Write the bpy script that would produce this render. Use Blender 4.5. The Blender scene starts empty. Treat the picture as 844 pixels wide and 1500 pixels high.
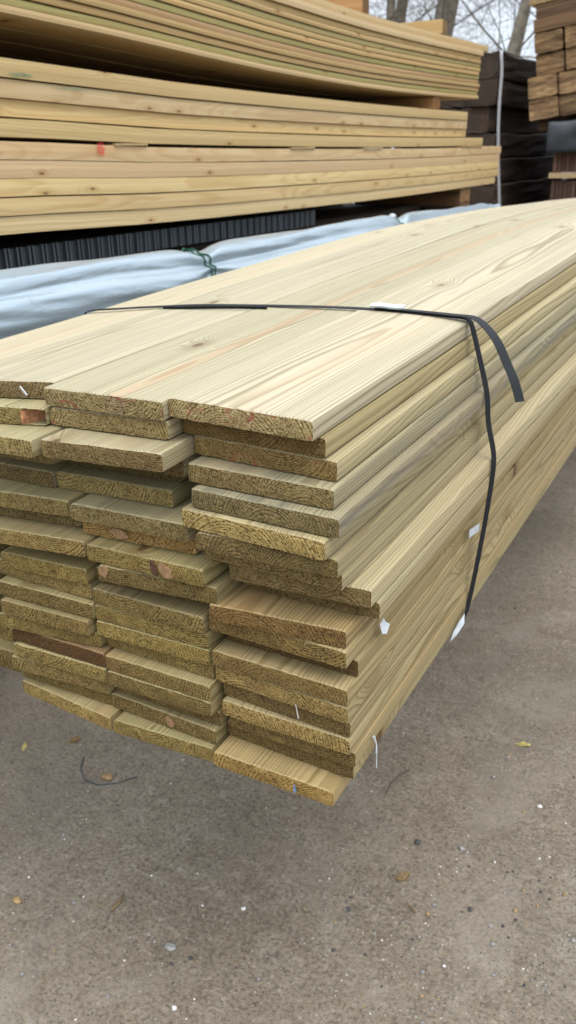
import bpy, math, random
from mathutils import Vector, Matrix, noise as mn
random.seed(11)
scene = bpy.context.scene
col = scene.collection
EYE = 1.5                       # camera height above the yard

# ------------------------------------------------------------------ helpers
def mesh_obj(name, verts, faces, mats, fmat=None, parent=None, rest=None, smooth=False):
    me = bpy.data.meshes.new(name)
    me.from_pydata([tuple(v) for v in verts], [], faces)
    for m in (mats if isinstance(mats, (list, tuple)) else [mats]):
        me.materials.append(m)
    if fmat: me.polygons.foreach_set('material_index', fmat)
    if smooth: me.polygons.foreach_set('use_smooth', [True]*len(me.polygons))
    if rest is not None:
        a = me.attributes.new('rest', 'FLOAT_VECTOR', 'POINT')
        a.data.foreach_set('vector', [c for v in rest for c in v])
    me.update()
    o = bpy.data.objects.new(name, me); col.objects.link(o)
    if parent: o.parent = parent
    return o

def tag(o, label=None, cat=None, group=None, kind=None):
    if label: o['label'] = label
    if cat: o['category'] = cat
    if group: o['group'] = group
    if kind: o['kind'] = kind
    return o

def empty(name, loc, rot=(0,0,0)):
    o = bpy.data.objects.new(name, None); o.empty_display_size = .05
    col.objects.link(o); o.location = loc; o.rotation_euler = rot
    return o

def interp(x, xs, ys):
    if x <= xs[0]: return ys[0]
    for i in range(1, len(xs)):
        if x <= xs[i]:
            t = (x-xs[i-1])/(xs[i]-xs[i-1])
            # smooth (cosine-free hermite using neighbour slopes)
            def m(j):
                a, b = max(0, j-1), min(len(xs)-1, j+1)
                return (ys[b]-ys[a])/(xs[b]-xs[a])
            h = xs[i]-xs[i-1]; p0, p1, m0, m1 = ys[i-1], ys[i], m(i-1)*h, m(i)*h
            return (2*t**3-3*t*t+1)*p0+(t**3-2*t*t+t)*m0+(-2*t**3+3*t*t)*p1+(t**3-t*t)*m1
    return ys[-1]

# ------------------------------------------------------------------ materials
class NT:
    def __init__(s, name):
        s.mat = bpy.data.materials.new(name); s.mat.use_nodes = True
        s.t = s.mat.node_tree; s.t.nodes.clear()
        s.out = s.t.nodes.new('ShaderNodeOutputMaterial')
        s.bsdf = s.t.nodes.new('ShaderNodeBsdfPrincipled')
        s.t.links.new(s.bsdf.outputs[0], s.out.inputs[0])
    def link(s, a, b): s.t.links.new(a, b)
    def put(s, sock, v):
        if isinstance(v, bpy.types.NodeSocket): s.link(v, sock)
        elif v is not None:
            if hasattr(sock.default_value, '__len__') and not hasattr(v, '__len__'): v = (v,)*len(sock.default_value)
            if hasattr(v, '__len__') and len(sock.default_value) == 4 and len(v) == 3: v = (*v, 1)
            sock.default_value = v
    def m(s, op, a, b=None, c=None, clamp=False):
        n = s.t.nodes.new('ShaderNodeMath'); n.operation = op; n.use_clamp = clamp
        s.put(n.inputs[0], a)
        if b is not None: s.put(n.inputs[1], b)
        if c is not None: s.put(n.inputs[2], c)
        return n.outputs[0]
    def v(s, op, a, b=None):
        n = s.t.nodes.new('ShaderNodeVectorMath'); n.operation = op
        s.put(n.inputs[0], a)
        if b is not None: s.put(n.inputs[1], b)
        return n.outputs[0]
    def xyz(s, x, y, z):
        n = s.t.nodes.new('ShaderNodeCombineXYZ')
        for i, q in enumerate((x, y, z)): s.put(n.inputs[i], q)
        return n.outputs[0]
    def sep(s, a):
        n = s.t.nodes.new('ShaderNodeSeparateXYZ'); s.link(a, n.inputs[0]); return n.outputs
    def attr(s, name, typ='GEOMETRY'):
        n = s.t.nodes.new('ShaderNodeAttribute'); n.attribute_type = typ; n.attribute_name = name; return n
    def noise(s, vec, scale, detail=3, rough=.55, dist=0, color=False):
        n = s.t.nodes.new('ShaderNodeTexNoise'); s.put(n.inputs['Vector'], vec)
        n.inputs['Scale'].default_value = scale; n.inputs['Detail'].default_value = detail
        n.inputs['Roughness'].default_value = rough; n.inputs['Distortion'].default_value = dist
        return n.outputs['Color' if color else 'Fac']
    def voro(s, vec, scale, feature='F1', rnd=1):
        n = s.t.nodes.new('ShaderNodeTexVoronoi'); n.feature = feature; s.put(n.inputs['Vector'], vec)
        n.inputs['Scale'].default_value = scale; n.inputs['Randomness'].default_value = rnd
        return n
    def mr(s, v, a, b, c=0, d=1, smooth=False):
        n = s.t.nodes.new('ShaderNodeMapRange'); s.put(n.inputs[0], v)
        if smooth: n.interpolation_type = 'SMOOTHSTEP'
        for i, q in enumerate((a, b, c, d)): n.inputs[i+1].default_value = q
        return n.outputs[0]
    def mix(s, f, a, b, mode='MIX'):
        n = s.t.nodes.new('ShaderNodeMix'); n.data_type = 'RGBA'; n.blend_type = mode
        s.put(n.inputs[0], f); s.put(n.inputs[6], a); s.put(n.inputs[7], b)
        return n.outputs[2]
    def bump(s, h, strength, dist):
        n = s.t.nodes.new('ShaderNodeBump'); n.inputs['Strength'].default_value = strength
        n.inputs['Distance'].default_value = dist; s.link(h, n.inputs['Height'])
        s.link(n.outputs[0], s.bsdf.inputs['Normal'])
    def fin(s, color, rough=.6, spec=.3):
        s.put(s.bsdf.inputs['Base Color'], color); s.put(s.bsdf.inputs['Roughness'], rough)
        s.bsdf.inputs['Specular IOR Level'].default_value = spec
        return s.mat

def wood(name, early, late, pink, end=False, pitch=.0048, lateamt=.75, knotcell=(.13, .24, 2), knots=True, kthr=.74, rough=.62, lines=1.0):
    """solid softwood: rings round a pith that wanders along the board (rest coordinates, metres)"""
    n = NT(name)
    rest = n.attr('rest').outputs['Vector']
    seed = n.attr('seed', 'OBJECT').outputs['Fac']
    px = n.attr('pith_x', 'OBJECT').outputs['Fac']; pz = n.attr('pith_z', 'OBJECT').outputs['Fac']
    tint = n.attr('tint', 'OBJECT').outputs['Color']
    X, Y, Z = n.sep(rest)
    off = n.xyz(n.m('MULTIPLY', seed, 17.3), n.m('MULTIPLY', seed, 5.7), n.m('MULTIPLY', seed, 9.1))
    slow = n.noise(n.v('ADD', n.xyz(n.m('MULTIPLY', X, 2.2), n.m('MULTIPLY', Y, .75), n.m('MULTIPLY', Z, 2.2)), off), 1, 2, .5, color=True)
    sx, sy, sz = n.sep(slow)
    # knots: cells of a stretched voronoi
    ka, kb = (Z, X) if knotcell[2] < 1 else (X, Z)      # knots are branches: they run through the piece
    kv = n.v('ADD', n.xyz(n.m('DIVIDE', n.m('ADD', ka, n.m('MULTIPLY', kb, .15)), knotcell[0]), n.m('DIVIDE', Y, knotcell[1]), 0), off)
    vo = n.voro(kv, 1, rnd=.9); vo.voronoi_dimensions = '2D'
    kd = vo.outputs['Distance']; kc = n.sep(vo.outputs['Color'])[0]
    has = n.mr(kc, kthr, kthr+.02)
    kpush = n.m('MULTIPLY', n.m('POWER', 2.718, n.m('MULTIPLY', n.m('MULTIPLY', kd, kd), -30.0)), n.m('MULTIPLY', has, .026))
    dx = n.m('ADD', n.m('SUBTRACT', X, px), n.m('MULTIPLY', n.m('SUBTRACT', sx, .5), .085))
    dz = n.m('ADD', n.m('SUBTRACT', Z, pz), n.m('MULTIPLY', n.m('SUBTRACT', sz, .5), .06))
    r = n.m('SQRT', n.m('ADD', n.m('MULTIPLY', dx, dx), n.m('MULTIPLY', dz, dz)))
    r = n.m('ADD', r, kpush)
    fine = n.noise(n.v('ADD', n.xyz(n.m('MULTIPLY', X, 22), n.m('MULTIPLY', Y, 1.6), n.m('MULTIPLY', Z, 22)), off), 1, 3)
    ph = n.m('ADD', n.m('DIVIDE', r, pitch), n.m('MULTIPLY', fine, .32 if end else .8))
    # ring widths vary: low-frequency warp on r
    ph = n.m('ADD', ph, n.m('MULTIPLY', n.m('SINE', n.m('MULTIPLY', r, 140)), .55))
    f = n.m('FRACT', ph)
    dark = n.m('MULTIPLY', n.mr(f, .42, .84, smooth=True), n.mr(f, .93, 1.0, 1, 0))
    ringid = n.m('FLOOR', ph)
    wn = n.t.nodes.new('ShaderNodeTexWhiteNoise'); wn.noise_dimensions = '1D'; n.put(wn.inputs['W'], n.m('ADD', ringid, n.m('MULTIPLY', seed, 31)))
    rv = wn.outputs['Value']
    dark = n.m('MULTIPLY', dark, n.m('ADD', n.m('MULTIPLY', rv, .55), .45))
    fibre = n.noise(n.v('ADD', n.xyz(n.m('MULTIPLY', X, 420), n.m('MULTIPLY', Y, 420 if end else 9), n.m('MULTIPLY', Z, 420)), off), 1, 2, .6)
    streak = n.noise(n.v('ADD', n.xyz(n.m('MULTIPLY', X, 60), n.m('MULTIPLY', Y, .9), n.m('MULTIPLY', Z, 60)), off), 1, 3)
    broad = n.noise(n.v('ADD', n.xyz(n.m('MULTIPLY', X, 11), n.m('MULTIPLY', Y, .6), n.m('MULTIPLY', Z, 11)), n.v('ADD', off, (7, 3, 1))), 1, 2)
    c = n.mix(n.m('MULTIPLY', dark, lateamt), early, late)
    c = n.mix(n.mr(broad, .56, .70, 0, .55), c, pink)
    st_ = n.attr('stripe', 'OBJECT').outputs['Fac']
    sc_ = n.m('SUBTRACT', X, n.m('ADD', .022, n.m('MULTIPLY', n.m('SUBTRACT', sx, .5), .06)))
    c = n.mix(n.m('MULTIPLY', n.m('MULTIPLY', n.mr(n.m('ABSOLUTE', sc_), .009, .016, 1, 0, True), st_), .6), c, (.60, .405, .25))
    if end:
        sp = n.noise(n.v('ADD', n.v('MULTIPLY', rest, (1, 1, 1)), off), 330, 3, .7)
        sp2 = n.noise(n.v('ADD', rest, off), 60, 3, .6)
        c = n.mix(n.mr(sp, .38, .46, .85, 0), c, tuple(q*.28 for q in late))
        c = n.mix(n.mr(sp, .56, .64, 0, .85), c, (.64, .57, .34))
        ev = n.attr('endv', 'OBJECT').outputs['Fac']; eb = n.attr('endb', 'OBJECT').outputs['Fac']
        c = n.mix(n.mr(sp2, .35, .65, .35, 0), c, tuple(q*.8 for q in late))
        c = n.mix(eb, c, n.mix(.5, c, (.22, .115, .04)))
        c = n.mix(1, c, n.xyz(ev, ev, ev), 'MULTIPLY')
        # saw-kerf scratches across the end
        kerf = n.noise(n.xyz(n.m('ADD', n.m('MULTIPLY', X, 60), n.m('MULTIPLY', Z, 500)), seed, n.m('MULTIPLY', Z, 90)), 1, 2)
        # red crayon / stamp marks where the board has them
        red = n.attr('red', 'OBJECT').outputs['Fac']
        rb = n.voro(n.v('ADD', n.xyz(n.m('MULTIPLY', X, 17), seed, n.m('MULTIPLY', Z, 34)), off), 1)
        ringm = n.m('MULTIPLY', n.mr(rb.outputs['Distance'], .24, .28), n.mr(rb.outputs['Distance'], .33, .38, 1, 0))
        rm = n.m('MULTIPLY', n.m('MULTIPLY', ringm, n.mr(sp2, .42, .58)), n.m('MULTIPLY', red, n.mr(sp, .40, .52, .35, 1)))
        c = n.mix(n.m('MULTIPLY', rm, .8), c, (.36, .07, .06))
        h = n.m('ADD', n.m('MULTIPLY', sp, 1.0), n.m('MULTIPLY', dark, -.30*lines))
        h = n.m('ADD', h, n.m('MULTIPLY', kerf, .5))
        n.bump(h, 1.0, .0040)
    else:
        c = n.mix(n.mr(streak, .3, .7, .32, 0), c, tuple(q*.72 for q in late))
        c = n.mix(n.mr(fibre, .25, .75, .22, 0), c, tuple(q*.6 for q in late))
        if knots:
            core = n.m('MULTIPLY', n.mr(kd, .035, .065, 1, 0, True), has)
            halo = n.m('MULTIPLY', n.mr(kd, .06, .22, .45, 0, True), has)
            c = n.mix(halo, c, tuple(a*b for a, b in zip(late, (.86, .74, .62))))
            c = n.mix(n.m('MULTIPLY', core, .85), c, (.13, .065, .03))
        # grey weather / mill stain in long smears, amount per board
        gr = n.attr('grey', 'OBJECT').outputs['Fac']
        sm = n.noise(n.v('ADD', n.xyz(n.m('MULTIPLY', X, 30), n.m('MULTIPLY', Y, 1.1), n.m('MULTIPLY', Z, 110)), n.v('ADD', off, (2, 9, 5))), 1, 4, .65)
        c = n.mix(n.m('MULTIPLY', n.mr(sm, .38, .66), gr), c, (.21, .20, .175))
        h = n.m('ADD', n.m('MULTIPLY', dark, -.6), n.m('MULTIPLY', fibre, .5))
        n.bump(h, .25*lines, .0012)
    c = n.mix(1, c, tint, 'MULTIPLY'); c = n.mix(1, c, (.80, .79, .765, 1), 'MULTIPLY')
    return n.fin(c, rough, .25)

E1, L1, P1 = (.600, .545, .385), (.285, .235, .125), (.60, .46, .31)
W_FACE = wood('treated_softwood', E1, L1, P1, lateamt=.88, pitch=.0041)
W_END = wood('treated_end_grain', (.53, .405, .170), (.130, .080, .026), (.40, .25, .11), end=True, pitch=.0037, lateamt=.82, rough=.8)
J_FACE = wood('planed_joist', (.62, .495, .305), (.43, .27, .115), (.60, .40, .21), pitch=.006, lateamt=.5, knotcell=(.075, .24, .5), kthr=.80)
J_END = wood('joist_end_grain', (.40, .29, .15), (.22, .13, .06), (.36, .24, .12), end=True, pitch=.005, rough=.8)
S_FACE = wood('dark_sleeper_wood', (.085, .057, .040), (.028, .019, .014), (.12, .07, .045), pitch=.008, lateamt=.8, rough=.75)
B_FACE = wood('brown_sleeper_wood', (.21, .12, .06), (.07, .038, .018), (.26, .15, .075), pitch=.010, lateamt=.9, rough=.75)

n = NT('brown_sleeper_end')
tc = n.t.nodes.new('ShaderNodeTexCoord').outputs['Object']
sd_ = n.attr('seed', 'OBJECT').outputs['Fac']; of_ = n.xyz(n.m('MULTIPLY', sd_, 3.1), 0, n.m('MULTIPLY', sd_, 7.7))
a_ = n.noise(n.v('ADD', n.v('MULTIPLY', tc, (3.5, 3, 26)), of_), 1, 4, .65); b_ = n.noise(n.v('ADD', n.v('MULTIPLY', tc, (12, 3, 60)), of_), 1, 3)
c = n.mix(n.mr(a_, .38, .64), (.075, .042, .020), (.44, .285, .14)); c = n.mix(n.mr(b_, .5, .68, 0, .6), c, (.05, .028, .016))
n.bump(n.m('ADD', a_, b_), .6, .01)
B_END = n.fin(n.mix(1, n.mix(.35, c, (.05, .03, .018)), n.attr('tint', 'OBJECT').outputs['Color'], 'MULTIPLY'), .85, .2)

def plain(name, colr, rough=.5, spec=.4, metal=0, var=.0, vs=8, bumpd=0, bs=60):
    n = NT(name)
    tc = n.t.nodes.new('ShaderNodeTexCoord').outputs['Object']
    nz = n.noise(tc, vs, 4, .6)
    c = n.mix(n.mr(nz, .3, .7), tuple(q*(1-var) for q in colr), tuple(min(1, q*(1+var)) for q in colr))
    if bumpd: n.bump(n.noise(tc, bs, 4, .6), .6, bumpd)
    n.bsdf.inputs['Metallic'].default_value = metal
    return n.fin(c, rough, spec)

M_TORN = plain('torn_wood', (.36, .17, .085), .8, .2, 0, .6, 90, .004, 300)
M_STAIN = plain('old_resin_mark', (.235, .140, .068), .6, .3, 0, .3, 200, .001, 300)
M_WHITE = plain('white_plastic', (.42, .45, .465), .45, .4, 0, .10, 60)
M_BLUE = plain('blue_plastic', (.12, .19, .32), .5, .4, 0, .3, 200)
M_STEEL = plain('staple_steel', (.62, .60, .58), .35, .5, .8, .1, 60)
M_GREEN = plain('green_twine', (.004, .065, .036), .6, .4, 0, .3, 300)
M_BARK = plain('bark', (.17, .15, .115), .9, .1, 0, .5, 6, .01, 25)
M_TWIG = plain('twig_bark', (.11, .092, .075), .9, .1, 0, .3, 6)
M_TARPD = plain('dark_sheet', (.035, .038, .042), .55, .4, 0, .35, 5, .01, 8)
M_STONE = plain('stone', (.24, .23, .215), .85, .2, 0, .4, 120, .001, 300)
M_STONED = plain('dark_stone', (.060, .058, .056), .8, .3, 0, .4, 120, .001, 300)
M_STONEW = plain('white_grit', (.62, .60, .56), .7, .3, 0, .2, 200)
M_STONEB = plain('sandy_stone', (.28, .19, .09), .85, .2, 0, .4, 150, .001, 300)
M_LEAF = plain('dry_leaf', (.16, .10, .04), .8, .2, 0, .5, 120)
M_LEAFY = plain('yellow_leaf', (.36, .29, .10), .8, .2, 0, .4, 120)
M_CHIP = plain('wood_chip', (.17, .115, .055), .8, .2, 0, .4, 200)
M_WIRE = plain('dull_wire', (.045, .055, .055), .6, .4, 0, .3, 100)
M_BAND = plain('grey_banding', (.27, .27, .27), .45, .4, 0, .1, 30)
M_RED = plain('red_spray', (.62, .03, .035), .7, .2, 0, .2, 60)
M_GREENP = plain('green_spray', (.09, .20, .11), .7, .2, 0, .2, 60)

# black woven strap
n = NT('black_strap')
r_ = n.attr('rest').outputs['Vector']; X, Y, Z = n.sep(r_)
w_ = n.m('MULTIPLY', n.m('SINE', n.m('MULTIPLY', X, 2600)), n.m('SINE', n.m('MULTIPLY', Y, 2600)))
n.bump(w_, .7, .0006)
M_STRAP = n.fin(n.mix(n.mr(w_, -1, 1), (.005, .006, .007), (.014, .016, .019)), .6, .25)

# silver-white sheeting
n = NT('silver_sheeting')
tc = n.t.nodes.new('ShaderNodeTexCoord').outputs['Object']
a_ = n.noise(n.v('MULTIPLY', tc, (9, 1.6, 9)), 1, 4, .6, .6)
b_ = n.noise(n.v('MULTIPLY', tc, (40, 9, 40)), 1, 3, .6)
n.bump(n.m('ADD', a_, n.m('MULTIPLY', b_, .25)), .35, .02)
n.bsdf.inputs['Metallic'].default_value = .25
d_ = n.noise(tc, 14, 4, .7)
M_SILVER = n.fin(n.mix(n.mr(d_, .62, .74, 0, .35), (.29, .352, .388), (.14, .15, .15)), .27, .5)

# ribbed black panel
n = NT('black_cladding')
tc = n.t.nodes.new('ShaderNodeTexCoord').outputs['Object']
a_ = n.noise(n.v('MULTIPLY', tc, (1, 24, 2)), 1, 3)
M_RIB = n.fin(n.mix(n.mr(a_, .4, .65), (.010, .011, .012), (.026, .030, .034)), .45, .5)

M_RIB_LIT = plain('cladding_rib_lit', (.050, .058, .066), .4, .5, 0, .25, 9)  # same black panel; the gleam on its ribs is put into this colour
# yard surface
n = NT('yard_surface')
tc = n.t.nodes.new('ShaderNodeTexCoord').outputs['Object']
big = n.noise(tc, 1.3, 5, .6); med = n.noise(tc, 9, 5, .65); fine = n.noise(tc, 110, 4, .75); grit = n.noise(tc, 320, 3, .7)
c = n.mix(n.mr(big, .35, .65), (.118, .098, .076), (.160, .140, .115))
c = n.mix(n.mr(med, .50, .72, 0, .55), c, (.195, .177, .152))
c = n.mix(n.mr(med, .28, .45, .55, 0), c, (.105, .086, .069))
mid = n.noise(tc, 34, 5, .75, .4)
c = n.mix(n.mr(mid, .36, .47, .60, 0), c, (.070, .058, .046))
c = n.mix(n.mr(mid, .54, .66, 0, .5), c, (.235, .215, .185))
c = n.mix(n.mr(fine, .39, .49, .70, 0), c, (.050, .042, .035))
c = n.mix(n.mr(fine, .54, .68, 0, .40), c, (.26, .24, .205))
c = n.mix(n.mr(grit, .60, .72, 0, .55), c, (.30, .285, .26))
c = n.mix(n.mr(grit, .32, .42, .5, 0), c, (.05, .045, .04))
vo = n.voro(tc, 95); vs_ = n.sep(vo.outputs['Color'])
agg = n.m('MULTIPLY', n.mr(vo.outputs['Distance'], .22, .34, 1, 0), n.mr(vs_[0], .62, .64))
expo = n.mr(n.noise(tc, 3.1, 4, .6), .42, .60)            # worn patches where the stones show
agg = n.m('MULTIPLY', agg, n.m('ADD', n.m('MULTIPLY', expo, .80), .18))
ag = n.mix(vs_[1], (.075, .078, .080), (.27, .255, .235))
c = n.mix(agg, c, ag)
vo2 = n.voro(tc, 38); v2 = n.sep(vo2.outputs['Color'])
sp = n.m('MULTIPLY', n.mr(vo2.outputs['Distance'], .06, .10, 1, 0), n.mr(v2[0], .90, .91))
c = n.mix(sp, c, (.50, .47, .42))
sp2 = n.m('MULTIPLY', n.mr(vo2.outputs['Distance'], .08, .14, .85, 0), n.mr(v2[1], .93, .94))
c = n.mix(sp2, c, (.035, .03, .028))
h = n.m('ADD', n.m('ADD', n.m('MULTIPLY', fine, 1.0), n.m('MULTIPLY', mid, 1.3)), n.m('ADD', n.m('MULTIPLY', grit, .35), n.m('ADD', n.m('MULTIPLY', agg, .5), n.m('MULTIPLY', med, 1.6))))
n.bump(h, .6, .007)
pz = n.noise(tc, .9, 6, .62, .8)
c = n.mix(n.mr(pz, .50, .62, 0, .35), c, (.075, .068, .060))
c = n.mix(n.mr(n.noise(tc, 2.3, 5, .6, 1.2), .53, .66, 0, .4), c, (.185, .168, .148))
M_GROUND = n.fin(n.mix(1, c, (1.42, 1.35, 1.22, 1), 'MULTIPLY'), .88, .25)

# ------------------------------------------------------------------ the board builder
def board(name, x0, x1, yL, yR, length, ztop, t, zfun, fmat, emat, tilt=0, N=22, Mz=4, jit=.0006,
          wane=None, scoop=None, drift=0, seed=None, pith=None, tint=(1,1,1), grey=0, red=0, roll=0, parent=None,
          stations=None, chamf=.0010, bow=0):
    """one sawn board; front end at y=yL..yR (a slightly out-of-square cut), runs in +Y; zfun(y) is the sag of the pack"""
    sd = random.random()*10 if seed is None else seed
    w = x1-x0; cx = (x0+x1)/2; y0 = (yL+yR)/2
    st = stations or [0, .0025, .02, .08, .2, .35, .5, .7, .9, 1.1, 1.35, 1.6, 1.9, 2.2, 2.6, 3.0, 3.4, 3.8, 4.2, 4.7, 5.2, 5.7]
    st = [s for s in st if s < length-.05]+[length]
    verts, rest, faces, fm = [], [], [], []
    def nz(a, b, c): return mn.noise(Vector((a, b, c)))
    # perimeter list of (i,j)
    per = [(i, Mz) for i in range(N+1)]+[(N, j) for j in range(Mz-1, -1, -1)]+[(i, 0) for i in range(N-1, -1, -1)]+[(0, j) for j in range(1, Mz)]
    def pos(i, j, k, s):
        u = i/N; v = j/Mz
        x = -w/2+w*u; z = -t+t*v
        ch = chamf*(1 if k > 0 else 1.3)
        if i in (0, N) and j in (0, Mz):
            x += ch*.7*(1 if i == 0 else -1); z += ch*.7*(1 if j == 0 else -1)
        if k <= 1:
            x += jit*1.0*nz(x*300+sd, z*300, 1) if i in (0, N) else 0
            z += jit*1.6*nz(x*260+sd, z*40, 5) if j in (0, Mz) else 0
        if wane and i <= 1 and j == (0 if wane == 'b' else Mz): x += .0032 if i == 0 else .0012
        yend = yL+(yR-yL)*u
        y = yend+s if s < .05 else y0+s
        if k == 0:
            y += jit*1.2*nz(x*220+sd*3, z*220, 9) + (.0006 if (i in (0, N) or j in (0, Mz)) else 0)
            if scoop: y += scoop(u, v)
            if j == Mz: z -= .0011+.0009*abs(nz(x*90, sd, 3))
        r = (x, y-y0, z+t/2)
        wob = .0016*nz(sd*7, s*.9, 2)*min(1, s/.3)
        Xw = cx+x+drift*s+bow*math.sin(s*1.1)
        Zw = ztop+z+zfun(y)+tilt*x+wob+roll*x
        return (Xw, y, Zw+EYE), r
    rings = []
    for k, s in enumerate(st):
        ring = []
        for (i, j) in per:
            p, r = pos(i, j, k, s); verts.append(p); rest.append(r); ring.append(len(verts)-1)
        rings.append(ring)
    P = len(per)
    for a, b in zip(rings[:-1], rings[1:]):
        for q in range(P):
            faces.append((a[q], a[(q+1) % P], b[(q+1) % P], b[q])); fm.append(0)
    for k, (ring, s) in enumerate(((rings[0], 0), (rings[-1], st[-1]))):
        grid = {}
        for idx, ij in enumerate(per): grid[ij] = ring[idx]
        for i in range(1, N):
            for j in range(1, Mz):
                p, r = pos(i, j, 0 if k == 0 else 9, s)
                verts.append(p); rest.append(r); grid[(i, j)] = len(verts)-1
        for i in range(N):
            for j in range(Mz):
                q = (grid[(i, j)], grid[(i+1, j)], grid[(i+1, j+1)], grid[(i, j+1)])
                faces.append(q if k == 0 else q[::-1])
                fm.append(2 if (scoop and k == 0 and scoop((i+.5)/N, (j+.5)/Mz) > .002) else 1)
    # centre verts on the front end so that the origin sits on the board
    o0 = Vector((cx, y0, ztop-t+EYE+zfun(y0)))
    verts = [(v[0]-o0.x, v[1]-o0.y, v[2]-o0.z) for v in verts]
    o = mesh_obj(name, verts, faces, [fmat, emat, M_TORN], fm, parent, rest)
    o.location = o0
    props(o, sd, pith, tint, grey, red)
    return o

def props(o, sd=None, pith=None, tint=(1,1,1), grey=0, red=0):
    o['seed'] = sd if sd is not None else random.random()*10
    p = pith or (random.uniform(-.09, .09), random.choice((-1, 1))*random.uniform(.015, .09))
    o['pith_x'] = p[0]; o['pith_z'] = p[1]
    o['tint'] = [float(q) for q in tint]; o['grey'] = float(grey); o['red'] = float(red); o['stripe'] = 0.0
    rv_ = random.Random(int(o['seed']*9973)); o['endv'] = rv_.uniform(.66, 1.12); o['endb'] = rv_.choice((0., .1, .3, .8))*1.0

# ------------------------------------------------------------------ NEAR STACK (four columns, twenty rows)
GY = [.77, 1, 1.26, 1.55, 2, 2.4, 2.9, 3.5, 4, 4.8, 5.5, 6.2]
GV = [0, .009, .018, .032, .048, .063, .073, .073, .067, .045, .018, -.015]
def g(y): return interp(y, GY, GV) if y > .77 else (y-.77)*.038
H0, TP, TH = -.264, .026, .0238
CORN = {
"C1": [[-.613, .7864], [-.4132, .7761]], "C2": [[-.612, .806], [-.409, .798]], "C3": [[-.598, .8089], [-.3956, .7999]], "C4": [[-.5885, .7835], [-.391, .7825]],
"C5": [[-.5779, .7715], [-.3772, .7676]], "C6": [[-.5912, .766], [-.3896, .7583]], "C7": [[-.5692, .7637], [-.3808, .7728]], "C8": [None, [-.3835, .7893]],
"C9": [[-.5447, .7969], [-.3556, .81]], "C10": [None, [-.3530, .8300]], "C11": [[-.5636, .7748], [-.3797, .7934]], "C12": [[-.577, .7903], [-.3773, .7889]],
"C13": [None, [-.3731, .8150]], "C14": [[-.5728, .7871], [-.3745, .7878]], "C15": [[-.5727, .7926], [-.3735, .7876]], "C16": [None, [-.3741, .7957]],
"C17": [[-.5634, .7906], [-.3736, .7941]], "C18": [[-.5602, .8019], [-.3700, .8039]], "C19": [[-.5728, .8136], [-.3752, .8101]], "C20": [[-.5743, .776], [-.3899, .7805]],
"B1": [[-.8078, .7791], [-.6151, .7781]], "B2": [[-.8025, .78], [-.6152, .7845]], "B3": [[-.779, .7356], [-.5985, .7484]], "B4": [None, [-.6065, .7989]], "B5": [None, [-.6400, .835]],
"B6": [[-.8359, .8094], [-.638, .8127]], "B7": [[-.7856, .7768], [-.5935, .7808]], "B8": [[-.7787, .7903], [-.5959, .7983]], "B9": [[-.7566, .7692], [-.5655, .77]],
"B10": [[-.7387, .767], [-.5533, .7783]], "B11": [[-.7736, .800], [-.5817, .8108]], "B12": [[-.7715, .785], [-.5800, .7823]], "B13": [None, [-.5790, .788]], "B14": [None, [-.5790, .7885]],
"B15": [None, [-.5785, .7961]], "B16": [[-.7581, .7816], [-.5760, .7819]], "B17": [[-.7567, .7812], [-.5760, .7819]], "B18": [None, [-.5740, .7990]], "B19": [None, [-.5765, .7904]], "B20": [[-.7513, .7738], [-.578, .7834]],
"A1": [[-.8961, .789], [-.8141, .8083]], "A2": [[-.8354, .7596], [-.8066, .7738]], "A3": [[-.8419, .728], [-.7875, .727]], "A4": [None, [-.7920, .7704]], "A5": [None, [-.8420, .835]], "A6": [None, [-.8400, .8061]],
"A7": [[-.9082, .7698], [-.7915, .7808]], "A8": [[-.9399, .7893], [-.7946, .8038]], "A9": [[-.9071, .7586], [-.7645, .7732]], "A10": [None, [-.7800, .8150]], "A11": [[-.9406, .7798], [-.7790, .7861]],
"A12": [None, [-.7790, .7909]], "A13": [[-.9516, .7799], [-.7690, .7834]], "A14": [[-.9483, .7717], [-.7800, .7764]], "A15": [[-.9393, .7727], [-.7660, .7921]], "A16": [[-.9451, .782], [-.7630, .7833]],
"A17": [[-.9424, .7773], [-.7620, .7829]], "A18": [[-.9365, .778], [-.764, .790]], "A19": [[-.954, .7956], [-.764, .798]], "A20": [[-.9503, .7889], [-.7561, .7747]],
"D17": [None, [-.9891, .8082]], "D18": [None, [-.9850, .8141]], "D19": [None, [-.9638, .7933]], "D20": [None, [-.9713, .8046]]}
# natural widths: a board is never wider than .198, measured back from its right edge
ORD = ['top', 'second', 'third', 'fourth', 'fifth', 'sixth', 'seventh', 'eighth', 'ninth', 'tenth', 'eleventh', 'twelfth', 'thirteenth', 'fourteenth', 'fifteenth', 'sixteenth', 'seventeenth', 'eighteenth', 'nineteenth', 'lowest']
COLN = {'C': 'right-hand column', 'B': 'second column from the right', 'A': 'third column from the right', 'D': 'far-left column'}
LOOK = {'C1': 'pale top face and red rings on its end', 'C3': 'faint red marks on its end', 'C4': 'grey-stained edge', 'C5': 'grey-stained edge', 'C6': 'pale protruding end', 'C9': 'jutting out to the side',
        'C11': 'warm brown top face showing', 'C14': 'top face showing, set back', 'C20': 'blue scrap stapled to its end, protruding', 'B1': 'pink stripe along its top', 'B2': 'red marks on its end',
        'B3': 'pushed far forward over a dark gap', 'B6': 'rough pale end', 'B9': 'dark knot on its end', 'B10': 'pinkish left corner', 'B20': 'level with the pack bottom', 'A2': 'broken corner torn out reddish brown',
        'A16': 'dark brown end', 'A1': 'steel staple in its end', 'B19': 'orange-brown patch on its end', 'A11': 'top face showing', 'C15': 'splinter on its end'}
GREY = {'C4': .55, 'C5': .75, 'C3': .2, 'C7': .35, 'C8': .35, 'C6': .35, 'C2': .1}
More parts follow.
